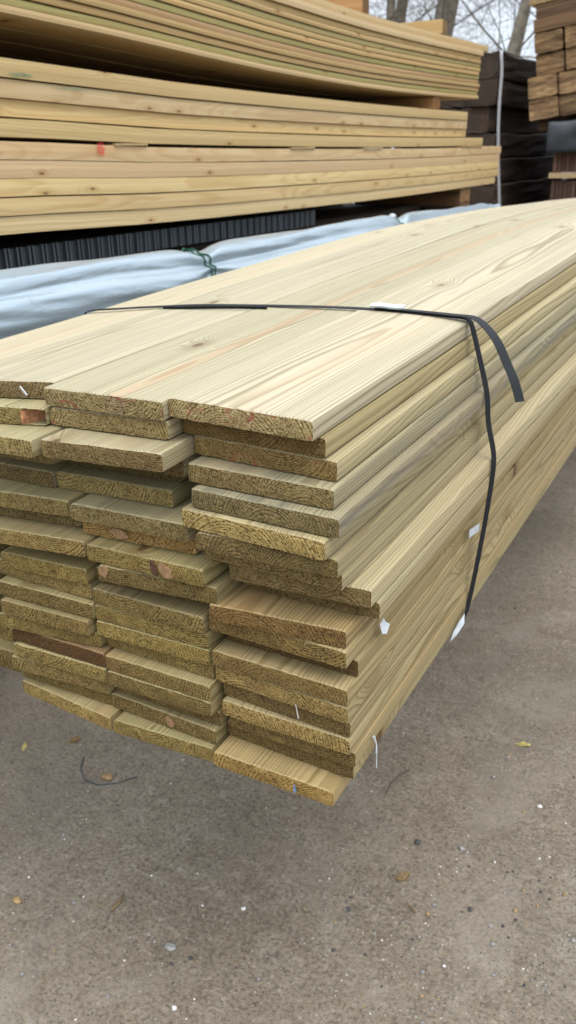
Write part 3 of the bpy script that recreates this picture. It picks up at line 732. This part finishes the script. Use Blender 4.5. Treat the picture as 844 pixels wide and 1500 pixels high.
def spray(name, colr, sd):
    n = NT(name); tc = n.t.nodes.new('ShaderNodeTexCoord').outputs['Generated']
    gx, gy, gz = n.sep(tc)
    dd = n.m('ADD', n.m('POWER', n.m('SUBTRACT', gy, .5), 2), n.m('POWER', n.m('SUBTRACT', gz, .5), 2))
    q = n.noise(n.v('ADD', tc, (sd, sd, sd)), 5, 4, .7)
    a = n.m('MULTIPLY', n.mr(dd, .03, .24, 1, 0), n.mr(q, .38, .6))
    n.put(n.bsdf.inputs['Alpha'], a); return n.fin(colr, .8, .2)
M_RED = spray('red_spray', (.60, .045, .045), 1); M_GREENP = spray('green_spray', (.10, .21, .12), 4)
def patch(name, mat, y0, y1, z0, z1, xs, label, sd):
    """thin irregular paint mark lying on a face"""
    V, F = [(0, 0, 0)], []
    n_ = 18
    for i in range(n_):
        a = 2*math.pi*i/n_; k = 1+.45*mn.noise(Vector((math.cos(a)*1.6, math.sin(a)*1.6, sd)))
        V.append((0, math.cos(a)*(y1-y0)/2*k, math.sin(a)*(z1-z0)/2*k))
    F = [(0, i+1, (i+1) % n_+1) for i in range(n_)]
    V += [(-.002, v[1], v[2]) for v in V]; m = n_+1
    F += [(i+1, i+1+m, (i+1) % n_+1+m, (i+1) % n_+1) for i in range(n_)]
    o = mesh_obj(name, V, F, mat); o.location = (xs, (y0+y1)/2, Z((z0+z1)/2)); tag(o, label, 'paint mark')
patch('paint_mark', M_RED, 2.402, 2.452, .000, .052, -2.0935, 'red spray paint blotch on the face of the lower back stack', 1)
patch('paint_mark', M_GREENP, 2.05, 2.16, .225, .240, -2.1015, 'green crayon scribble at the top left of the lower back stack', 2)
patch('paint_mark', M_GREENP, 2.20, 2.42, .200, .208, -2.1025, 'long faint green crayon streak under the scribble', 5)
# packers in the lower back stack
for (y0, y1, lb) in ((2.50, 2.68, 'short thin packer beside the red mark in the lower back stack'), (3.75, 3.98, 'thin packer in the middle of the lower back stack gap'), (4.55, 4.80, 'thin packer in the right half of the lower back stack gap'), (6.15, 6.60, 'thin packer at the right end of the lower back stack gap')):
    zc = -.25+TL*5+LZ((y0+y1)/2)
    o = box_wood('packer', -2.6, -2.094, y0, y1, zc+.0008, zc+.0080, J_FACE, J_FACE, axis='x', jit=.001, tint=(.85, .8, .68)); tag(o, lb, 'packer', 'packers in the lower back stack')

UZ = lambda y: interp(y, [0, 2.05, 2.39, 2.82, 3.72, 4.78, 6.5, 7.2], [.405, .390, .381, .361, .327, .312, .329, .34])
ub = 'boards of the upper back stack'
zz = 0; rowsU = [.0245]*11+[.037, .040]
UT = [(1.0, .93, .80), (.78, .86, .55), (.95, .84, .62), (.96, .86, .62), (.88, .74, .60), (.78, .86, .56), (1.0, .88, .64), (.95, .86, .62), (.82, .86, .58), (.96, .86, .64), (.9, .82, .6), (1.12, 1.08, 1.0), (1.02, .96, .82)]
UN = ['lowest', 'second', 'third', 'fourth', 'fifth', 'sixth', 'seventh', 'eighth', 'ninth', 'tenth', 'eleventh', 'twelfth', 'uppermost']
UL = ['pale with rough edge', 'green-tinged', 'yellow-brown', 'yellow-brown with knots', 'grey-brown', 'green-tinged', 'tan', 'yellow', 'green-tinged', 'tan', 'darker tan', 'bleached pale face', 'thick tan face']
for k, t_ in enumerate(rowsU):
    zz += t_
    for cc in range(4):
        xf = -2.1-.215*cc+rb.uniform(-.012, .006)+(.006 if k == 0 else 0)-(0.01 if k == 12 else 0)
        yend = {12: 6.66, 11: 6.50}.get(k, 6.48+rb.uniform(-.03, .03)); y0 = yend-6
        tn = UT[k]; q = rb.uniform(.84, 1.02)
        o = board('timber_board', xf-.2, xf, y0, y0, 6.0, zz, t_-.0016, UZ, J_FACE, J_END, N=4, Mz=2, stations=stb, seed=rb.random()*10,
                  pith=(rb.uniform(-.04, .12), rb.uniform(-.09, .09)), tint=tuple(q*a for a in tn), jit=.001, chamf=.002, grey=.25 if k in (4, 8) else .05)
        if cc == 0: tag(o, '%s, front of the upper back stack, %s' % ('lowest board' if k == 0 else 'uppermost board' if k == 12 else UN[k]+' board from the bottom', UL[k]), 'board', ub)
        elif k == 0: tag(o, 'board in the underside of the upper back stack, %s behind its front edge' % ['', 'first', 'second', 'third'][cc], 'board', ub)
        else: tag(o, 'tan board hidden inside the upper back stack behind its front boards', 'board', 'inner boards of the upper back stack')
zu = UZ(6.0)
o = box_wood('timber_bearer', -2.95, -2.115, 5.62, 5.74, LZ(5.68)+.2460, UZ(5.68)-.004, J_FACE, J_END, axis='x', tint=(.85, .62, .45)); tag(o, 'reddish bearer between the two back stacks near their right end', 'bearer', 'bearers of the back stacks')
o = box_wood('timber_bearer', -2.95, -2.115, .90, 1.02, LZ(1)+.2460, UZ(1)-.004, J_FACE, J_END, axis='x'); tag(o, 'bearer between the two back stacks at their hidden left end', 'bearer', 'bearers of the back stacks')
for (yy, lb) in ((6.35, 'brown bearer under the right end of the lower back stack'), (1.3, 'bearer under the hidden left end of the lower back stack')):
    zz_ = LZ(yy)-.25; n_ = 0
    o = box_wood('timber_bearer', -2.95, -2.12, yy-.11, yy+.11, zz_-.125, zz_-.003, B_FACE, B_END, axis='x', tint=(1.0, .9, .8)); tag(o, lb, 'bearer', 'bearers of the back stacks')
    o = box_wood('timber_post', -2.40, -2.14, yy-.10, yy+.10, -EYE+.003, zz_-.128, S_FACE, S_FACE); tag(o, 'dark block pile carrying the %s' % lb.replace('bearer', 'bearer,'), 'timber block')
for k in range(10):  # unseen timbers added to stop sky light entering between the back stacks
    for cc in range(2):
        o = box_wood('light_block_timber', -3.62+.29*cc, -3.34+.29*cc, .7, 6.25, -EYE+.004+k*.235, -EYE+.232+k*.235, S_FACE, S_FACE, jit=.008)
        tag(o, '%s added dark timber from the ground, %s row hidden behind the back stacks' % ((['first']+ORD[1:])[k], ['rear', 'front'][cc]), 'timber', 'added light-blocking timbers behind the back stacks')
# things lying on the upper back stack
ztp = lambda y: UZ(y)+sum(rowsU)
o = box_wood('timber_offcut', -2.75, -2.115, 5.72, 5.80, ztp(5.7)+.004, ztp(5.7)+.082, J_FACE, J_END, axis='x', tint=(.95, .85, .65)); tag(o, 'bearer offcut lying on top of the upper back stack against the trees', 'offcut', 'offcuts on the upper back stack')
o = box_wood('timber_offcut', -2.70, -2.13, 4.58, 4.66, ztp(4.6)+.004, ztp(4.6)+.10, J_FACE, J_END, axis='x', tint=(.85, .62, .45)); tag(o, 'brown offcut on top of the upper back stack at the top edge of the photo', 'offcut', 'offcuts on the upper back stack')

# ------------------------------------------------------------------ dark sleepers beyond
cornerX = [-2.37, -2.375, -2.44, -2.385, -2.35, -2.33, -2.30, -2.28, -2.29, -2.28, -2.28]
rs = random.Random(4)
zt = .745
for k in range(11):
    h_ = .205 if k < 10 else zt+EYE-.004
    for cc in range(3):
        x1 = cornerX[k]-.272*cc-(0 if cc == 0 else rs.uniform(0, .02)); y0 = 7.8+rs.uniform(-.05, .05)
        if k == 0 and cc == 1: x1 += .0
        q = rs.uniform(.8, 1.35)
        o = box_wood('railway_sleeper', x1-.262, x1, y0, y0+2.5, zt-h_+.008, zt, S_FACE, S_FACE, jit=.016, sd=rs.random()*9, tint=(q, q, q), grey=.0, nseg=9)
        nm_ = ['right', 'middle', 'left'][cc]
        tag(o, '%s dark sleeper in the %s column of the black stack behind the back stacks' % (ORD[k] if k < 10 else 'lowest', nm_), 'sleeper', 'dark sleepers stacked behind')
    zt -= h_
st2 = ribbon('banding_strap', [(-2.42, 9.0, Z(.752)), (-2.37, 7.9, Z(.752)), (-2.345, 7.74, Z(.735)), (-2.325, 7.72, Z(.6)), (-2.32, 7.70, Z(.3)), (-2.30, 7.69, Z(0)), (-2.275, 7.69, Z(-.25)), (-2.255, 7.69, Z(-.45)), (-2.25, 7.70, Z(-.8))],
             [(0, 0, 1), (0, -.3, 1), (.3, -1, .6)]+[(.5, -1, 0)]*6,   .022, .0015, M_BAND, sub=5)
tag(st2, 'pale grey banding hanging down the dark sleeper stack', 'banding')
# dark bulk added further back so the gap between the stacks reads dark
for k in range(9):
    for cc in range(3):
        q = rs.uniform(.7, 1.1); x1 = -1.95+cc*.275
        o = box_wood('railway_sleeper', x1-.265, x1, 10.6+rs.uniform(-.04, .04), 13.1, -EYE+.004+k*.2, -EYE+.196+k*.2, S_FACE, S_FACE, jit=.012, tint=(q, q, q), nseg=4)
        tag(o, '%s sleeper from the ground, %s column, in the stack added to darken the gap' % ((['first']+ORD[1:])[k], ['left', 'middle', 'right'][cc]), 'sleeper', 'sleepers added to darken the gap')

# ------------------------------------------------------------------ right stack (leaning a little)
ROT = math.radians(7.5); PV = Vector((-2.05, 7.8, .217))
def lean(o, flat=False):
    M_ = Matrix.Translation((PV.x, PV.y, Z(PV.z))) @ Matrix.Rotation(-ROT, 4, 'Y') @ Matrix.Translation((-PV.x, -PV.y, -Z(PV.z)))
    o.matrix_world = M_ @ Matrix.Translation(o.location) @ o.rotation_euler.to_matrix().to_4x4()
gr = 'brown timbers of the right back stack'
def rt(name, x0, x1, z0, z1, lab, mats=(B_FACE, B_END), L=2.4, dy=0, tint=(1,1,1), cat='sleeper', grp=gr, grey=0):
    o = box_wood(name, x0, x1, 7.8+dy, 7.8+dy+L, z0, z1, mats[0], mats[1], jit=.006, tint=tint, grey=grey, sd=rs.random()*9)
    lean(o); tag(o, lab, cat, grp); return o
# row three (lowest brown): pairs
for c_ in range(5):
    x0 = -2.07+c_*.240
    for h_, (z0, z1) in enumerate(((.217, .372), (.377, .535))):
        q = rs.uniform(.85, 1.2); rt('railway_sleeper', x0-.01, x0+.222, z0, z1, '%s end-on brown sleeper in the %s column of the right back stack, lowest tier' % (['lower', 'upper'][h_], ['first', 'second', 'third', 'fourth', 'fifth'][c_]), tint=(q, q*.97, q*.93), dy=rs.uniform(-.03, .03))
for c_ in range(5):
    x0 = -2.02+c_*.245
    for h_, (z0, z1) in enumerate(((.545, .700), (.705, .850))):
        q = rs.uniform(.75, 1.1); rt('railway_sleeper', x0, x0+.225, z0, z1, '%s end-on brown sleeper in the %s column of the right back stack, middle tier' % (['lower', 'upper'][h_], ['first', 'second', 'third', 'fourth', 'fifth'][c_]), tint=(q, q*.95, q*.9), dy=rs.uniform(-.03, .03))
o = box_wood('timber_bearer', -2.02, -.85, 7.79, 7.99, .858, .955, B_FACE, B_END, axis='x', jit=.006); lean(o); tag(o, 'brown cross timber above the middle tier of the right back stack', 'bearer', gr)
o = box_wood('timber_bearer', -2.00, -.85, 7.80, 8.02, .958, 1.050, B_FACE, B_END, axis='x', jit=.006, tint=(.8, .8, .8)); lean(o); tag(o, 'upper brown cross timber of the right back stack under the pale timbers', 'bearer', gr)
for c_ in range(5):
    x0 = -2.05+c_*.252
    rt('timber_beam', x0, x0+.228, 1.062, 1.21, '%s pale beam end on top of the right back stack' % ['first', 'second', 'third', 'fourth', 'fifth'][c_], (J_FACE, J_END), tint=(1.25, 1.2, 1.1), cat='beam', grp='pale beams on the right back stack')
# below: sheeted pack, striped packs, pale bearer
o = box_wood('timber_bearer', -2.02, -.9, 7.86, 7.98, .14, .205, B_FACE, B_END, axis='x', tint=(.5, .45, .4)); tag(o, 'dark brown bearer between the brown sleepers and the sheeted pack', 'bearer', gr)
V, F = [], []
NX, NZ = 24, 8
for j in range(NZ+1):
    for i in range(NX+1):
        x = -1.90+i/NX*1.1; z = -.035+j/NZ*.235
        V.append((x, 7.70+.03*mn.noise(Vector((x*7, z*9, 1)))-.02*math.sin(j/NZ*3.1), Z(z+.010*mn.noise(Vector((x*5, 3, z*3)))+.03*(x+1.9))))
for j in range(NZ):
    for i in range(NX): a = j*(NX+1)+i; F.append((a, a+1, a+NX+2, a+NX+1))
b0 = len(V); W2 = NX+1
V += [(v[0], 10.1, v[2]) for v in V[:]]
F += [(b0+j*W2+i, b0+(j+1)*W2+i, b0+(j+1)*W2+i+1, b0+j*W2+i+1) for j in range(NZ) for i in range(NX)]
F += [(i, b0+i, b0+i+1, i+1) for i in range(NX)]+[(NZ*W2+i, NZ*W2+i+1, b0+NZ*W2+i+1, b0+NZ*W2+i) for i in range(NX)]
F += [(j*W2, (j+1)*W2, b0+(j+1)*W2, b0+j*W2) for j in range(NZ)]+[(j*W2+NX, b0+j*W2+NX, b0+(j+1)*W2+NX, (j+1)*W2+NX) for j in range(NZ)]
o = mesh_obj('sheeted_pack', V, F, M_TARPD, smooth=True); tag(o, 'pack under dark grey sheeting below the brown sleepers', 'pack')
def slat_pack(z0, z1, lab, base):
    root = empty('slat_pack', (-1.35, 7.82, Z(z0))); tag(root, lab, 'slat pack', 'dark slat packs under the sheeted pack')
    x = -1.86; i = 0
    while x < -.9:
        w = .034
        q = random.uniform(.7, 1.5)
        s_ = box_wood('slat', x, x+w-.004, 7.82+random.uniform(-.01, .01), 10.2, z0, z1, S_FACE, S_FACE, tint=(q*base*1.2, q*base, q*base), jit=.002, nseg=2)
        s_.location = s_.location-root.location; s_.parent = root
        x += w; i += 1
slat_pack(-.185, -.032, 'upper pack of dark brown upright slats under the sheeted pack', 2.0)
o = box_wood('timber_bearer', -1.88, -.88, 7.78, 7.88, -.232, -.190, J_FACE, J_END, axis='x', tint=(1.05, 1, .92)); o.rotation_euler = (0, math.radians(-3), -math.pi/2); tag(o, 'pale yellow bearer between the two dark slat packs', 'bearer')
slat_pack(-.40, -.250, 'lower pack of dark upright slats under the pale bearer', 1.3)
for k, (z0, z1) in enumerate(((-EYE+.003, -1.13), (-1.125, -.77), (-.765, -.405))):
    o = box_wood('timber_block', -1.86, -1.05, 7.9, 9.9, z0, z1, S_FACE, S_FACE, jit=.006); tag(o, '%s dark timber block of the base below the slat packs' % ['lowest', 'middle', 'upper'][k], 'timber block', 'base blocks of the right back stack')

# ------------------------------------------------------------------ trees beyond (bare)
def tree(x, y, h, r0, lean_, sd, label, depth=4, first=.25):
    rt_ = random.Random(sd)
    root = empty('bare_tree', (x, y, 0)); tag(root, label, 'tree', 'bare trees beyond the stacks')
    TV, TF, BV, BF = [], [], [], []
    def grow(p, d, L, r, lv, V, F):
        n_ = 6 if lv == 0 else 4
        pts, rad = [p.copy()], [r]; q = p.copy(); dd = d.copy(); kids = []
        for i in range(n_):
            wv = Vector((rt_.gauss(0, 1), rt_.gauss(0, 1), rt_.gauss(0, .6)))*(.06 if lv == 0 else .20)
            dd = (dd+wv+Vector((0, 0, .05 if lv else .02))).normalized()
            q = q+dd*L/n_; pts.append(q.copy()); rad.append(r*(1-(.55 if lv == 0 else .75)*(i+1)/n_))
            if lv < depth and (lv > 0 or (i+1)/n_ > first):
                for _ in range(3 if lv == 0 else 2): kids.append((q.copy(), dd.copy(), rad[-1]))
        tube_data(pts, rad, V, F, 10 if lv == 0 else (5 if lv < 2 else 3), cap=lv == 0)
        for (kp, kd, kr) in kids:
            ax = Vector((rt_.gauss(0, 1), rt_.gauss(0, 1), rt_.gauss(0, .5)))
            ax = (ax-ax.dot(kd)*kd).normalized()
            nd = (kd*.65+ax*.85).normalized()
            grow(kp, nd, L*rt_.uniform(.42, .62) if lv else L*rt_.uniform(.22, .36), max(.0022, min(.020, kr*rt_.uniform(.3, .5))), lv+1, BV, BF)
    grow(Vector((0, 0, -.05)), Vector((lean_, 0, 1)).normalized(), h, r0, 0, TV, TF)
    mesh_obj('trunk', TV, TF, M_BARK, None, root, smooth=True)
    mesh_obj('branches', BV, BF, M_TWIG, None, root)
tree(-5.00, 16, 9, .105, .045, 3, 'slim straight bare trunk rising behind the dark sleeper stack', first=.2)
tree(-7.90, 20, 12, .30, .01, 8, 'thick dark bare trunk behind the right end of the upper back stack', first=.12)
tree(-8.25, 19, 11, .12, .02, 15, 'second narrow trunk close left of the thick bare tree', first=.12)
tree(-8.95, 18.5, 10, .16, -.02, 22, 'leftmost bare tree at the top edge, seen beside the offcut', first=.1)
tree(-7.3, 24, 10, .10, .05, 31, 'farther thin bare tree between the thick trunk and the slim trunk', depth=3, first=.08)
tree(-5.9, 25, 11, .11, -.03, 44, 'farther bare tree right behind the slim straight trunk', depth=3, first=.08)
tree(-5.0, 21, 10, .08, .02, 51, 'thin bare tree just left of the right back stack', depth=3, first=.08)
tree(-10.5, 24, 12, .2, .03, 60, 'far bare tree mostly hidden by the upper back stack', first=.1)

# ------------------------------------------------------------------ small scraps on the near stack
scrap([(-.3700, .872, -.551), (-.3690, .882, -.547), (-.3670, .884, -.553), (-.3620, .886, -.556), (-.3625, .877, -.566), (-.3655, .870, -.563)], M_WHITE, 'torn white tag beside the end of the right-hand column, just below the jutting boards')
scrap([(-.3660, 1.215, -.556), (-.3640, 1.262, -.562), (-.3640, 1.262, -.575), (-.3660, 1.215, -.570)], M_WHITE, 'pale rectangular tag on the stack side immediately left of the strap')
scrap([(-.3715, 1.238, -.7200), (-.3680, 1.228, -.7340), (-.3720, 1.205, -.7440), (-.3770, 1.188, -.7490), (-.3765, 1.196, -.7380), (-.3740, 1.215, -.7270)], M_WHITE, 'curling white tag at the bottom edge where the strap turns under')
V, F = [], []; tube_data([(-.3675, .855, Z(-.712)), (-.3640, .857, Z(-.725)), (-.3620, .853, Z(-.735)), (-.3630, .856, Z(-.748)), (-.3610, .853, Z(-.760))], [.0022, .0010, .0012, .0009, .0006], V, F, 5)
c = Vector((-.366, .853, Z(-.735))); o = mesh_obj('plastic_tag', [v-c for v in V], F, M_WHITE); o.location = c; tag(o, 'thin twisted white shred hanging low on the side of the right-hand column', 'tag', 'scraps of torn plastic stapled to the near stack')
scrap([(-.4445, .7735, -.7630), (-.4415, .7735, -.7610), (-.4420, .7735, -.7670), (-.4395, .7735, -.7720), (-.4425, .7735, -.7750), (-.4450, .7735, -.7710)], M_BLUE, 'small blue scrap stapled to the end of the lowest right-hand board')
scrap([(-.8630, .790, -.2800), (-.8610, .790, -.2780), (-.8480, .788, -.2880), (-.8500, .788, -.2900)], M_STEEL, 'steel staple driven into the end of the top board, third column from the right', 'staple', .0012)
scrap([(-.4450, .783, -.6420), (-.4440, .783, -.6410), (-.4360, .776, -.6560), (-.4375, .776, -.6570)], M_STEEL, 'thin pale staple sticking from a board end low in the right-hand column', 'staple', .001)
# knots and resin patches on a few board ends: parts of their boards
def end_patch(key, u, v, w_, h_, mat, name, sd, sk=0):
    o, W, a, b, t = BO[key]
    cx_ = -W/2+W*u; cz_ = t*v; n_ = 16; V = []
    for d in (-.0028, .004):
        for i in range(n_):
            an = 2*math.pi*i/n_; k = 1+.5*mn.noise(Vector((math.cos(an)*1.5, math.sin(an)*1.5, sd)))
            px_ = cx_+(math.cos(an)*w_/2+math.sin(an)*sk)*k; pz_ = min(t-.0015, max(.001, cz_+math.sin(an)*h_/2*k))
            V.append((px_, a+(b-a)*((px_+W/2)/W)+d+.0006*mn.noise(Vector((px_*400, pz_*400, sd))), pz_))
    F = [tuple(range(n_)), tuple(range(n_, 2*n_))[::-1]]+[(i, i+n_, (i+1) % n_+n_, (i+1) % n_) for i in range(n_)]
    mesh_obj(name, V, F, mat, None, o)
M_KNOT = plain('dark_knot', (.075, .035, .018), .7, .3, 0, .5, 260, .001, 300)
end_patch('B9', .60, .5, .010, .020, M_KNOT, 'knot', 1, -.003)
end_patch('B9', .70, .5, .020, .018, M_STAIN, 'resin_patch', 2, -.004)
end_patch('B10', .06, .62, .016, .013, M_STAIN, 'resin_patch', 3)
end_patch('B19', .58, .5, .011, .019, M_STAIN, 'resin_patch', 4, -.003)
end_patch('B8', .35, .45, .035, .012, M_STAIN, 'resin_patch', 6, -.003)

# ------------------------------------------------------------------ light, sky, camera
w = bpy.data.worlds.new('World'); scene.world = w; w.use_nodes = True
nt_ = w.node_tree; nt_.nodes.clear()
wo = nt_.nodes.new('ShaderNodeOutputWorld'); bg = nt_.nodes.new('ShaderNodeBackground'); sky = nt_.nodes.new('ShaderNodeTexSky')
sky.sky_type = 'NISHITA'; sky.sun_disc = False
SE, SA = math.radians(64), math.radians(125)      # azimuth measured from +Y towards +X
sky.sun_elevation = SE; sky.sun_rotation = SA; sky.dust_density = 3; sky.air_density = 1; sky.ozone_density = 1
tcw = nt_.nodes.new('ShaderNodeTexCoord'); nzw = nt_.nodes.new('ShaderNodeTexNoise'); nzw.inputs['Scale'].default_value = 2.2; nzw.inputs['Detail'].default_value = 5
nt_.links.new(tcw.outputs['Generated'], nzw.inputs['Vector'])
mpw = nt_.nodes.new('ShaderNodeMapRange'); mpw.inputs[1].default_value = .35; mpw.inputs[2].default_value = .62; mpw.inputs[3].default_value = .55; mpw.inputs[4].default_value = .97
nt_.links.new(nzw.outputs['Fac'], mpw.inputs[0])
mxw = nt_.nodes.new('ShaderNodeMix'); mxw.data_type = 'RGBA'; nt_.links.new(mpw.outputs[0], mxw.inputs[0]); nt_.links.new(sky.outputs[0], mxw.inputs[6])
mxw.inputs[7].default_value = (8.6, 9.3, 10.2, 1)       # bright cloud layer
spw = nt_.nodes.new('ShaderNodeSeparateXYZ'); nt_.links.new(tcw.outputs['Generated'], spw.inputs[0])
grw = nt_.nodes.new('ShaderNodeMapRange'); grw.inputs[1].default_value = 0; grw.inputs[2].default_value = 1; grw.inputs[3].default_value = .62; grw.inputs[4].default_value = 1.7
nt_.links.new(spw.outputs[2], grw.inputs[0])
vmw = nt_.nodes.new('ShaderNodeVectorMath'); vmw.operation = 'SCALE'; nt_.links.new(mxw.outputs[2], vmw.inputs[0]); nt_.links.new(grw.outputs[0], vmw.inputs['Scale'])
nt_.links.new(vmw.outputs[0], bg.inputs[0]); bg.inputs[1].default_value = .125
nt_.links.new(bg.outputs[0], wo.inputs[0])
sl_ = bpy.data.lights.new('sun', 'SUN'); sl_.energy = .75; sl_.angle = math.radians(32); sl_.color = (1, .95, .87)
so = bpy.data.objects.new('sun', sl_); col.objects.link(so)
sd_ = Vector((math.cos(SE)*math.sin(SA), math.cos(SE)*math.cos(SA), math.sin(SE)))
so.rotation_euler = sd_.to_track_quat('Z', 'Y').to_euler(); so.location = (3, 0, 6)

cd = bpy.data.cameras.new('camera'); cam = bpy.data.objects.new('camera', cd); col.objects.link(cam); scene.camera = cam
Mx = Matrix(((.8708139897937341, -.17534809779094895, .45927773708358033), (.4912667508459385, .3454219341885505, -.7995878106216447), (-.01843840266381594, .9219201331907969, .3869409429417757)))
cam.matrix_world = Matrix.Translation((0, 0, EYE)) @ Mx.to_4x4()
cd.sensor_fit = 'VERTICAL'; cd.sensor_height = 24; cd.lens = 20; cd.clip_start = .02; cd.clip_end = 500
cd.dof.use_dof = True; cd.dof.focus_distance = 1.02; cd.dof.aperture_fstop = 6.0
scene.view_settings.view_transform = 'Standard'; scene.view_settings.look = 'None'; scene.view_settings.exposure = .80; scene.view_settings.gamma = 1
scene.render.engine = 'CYCLES'
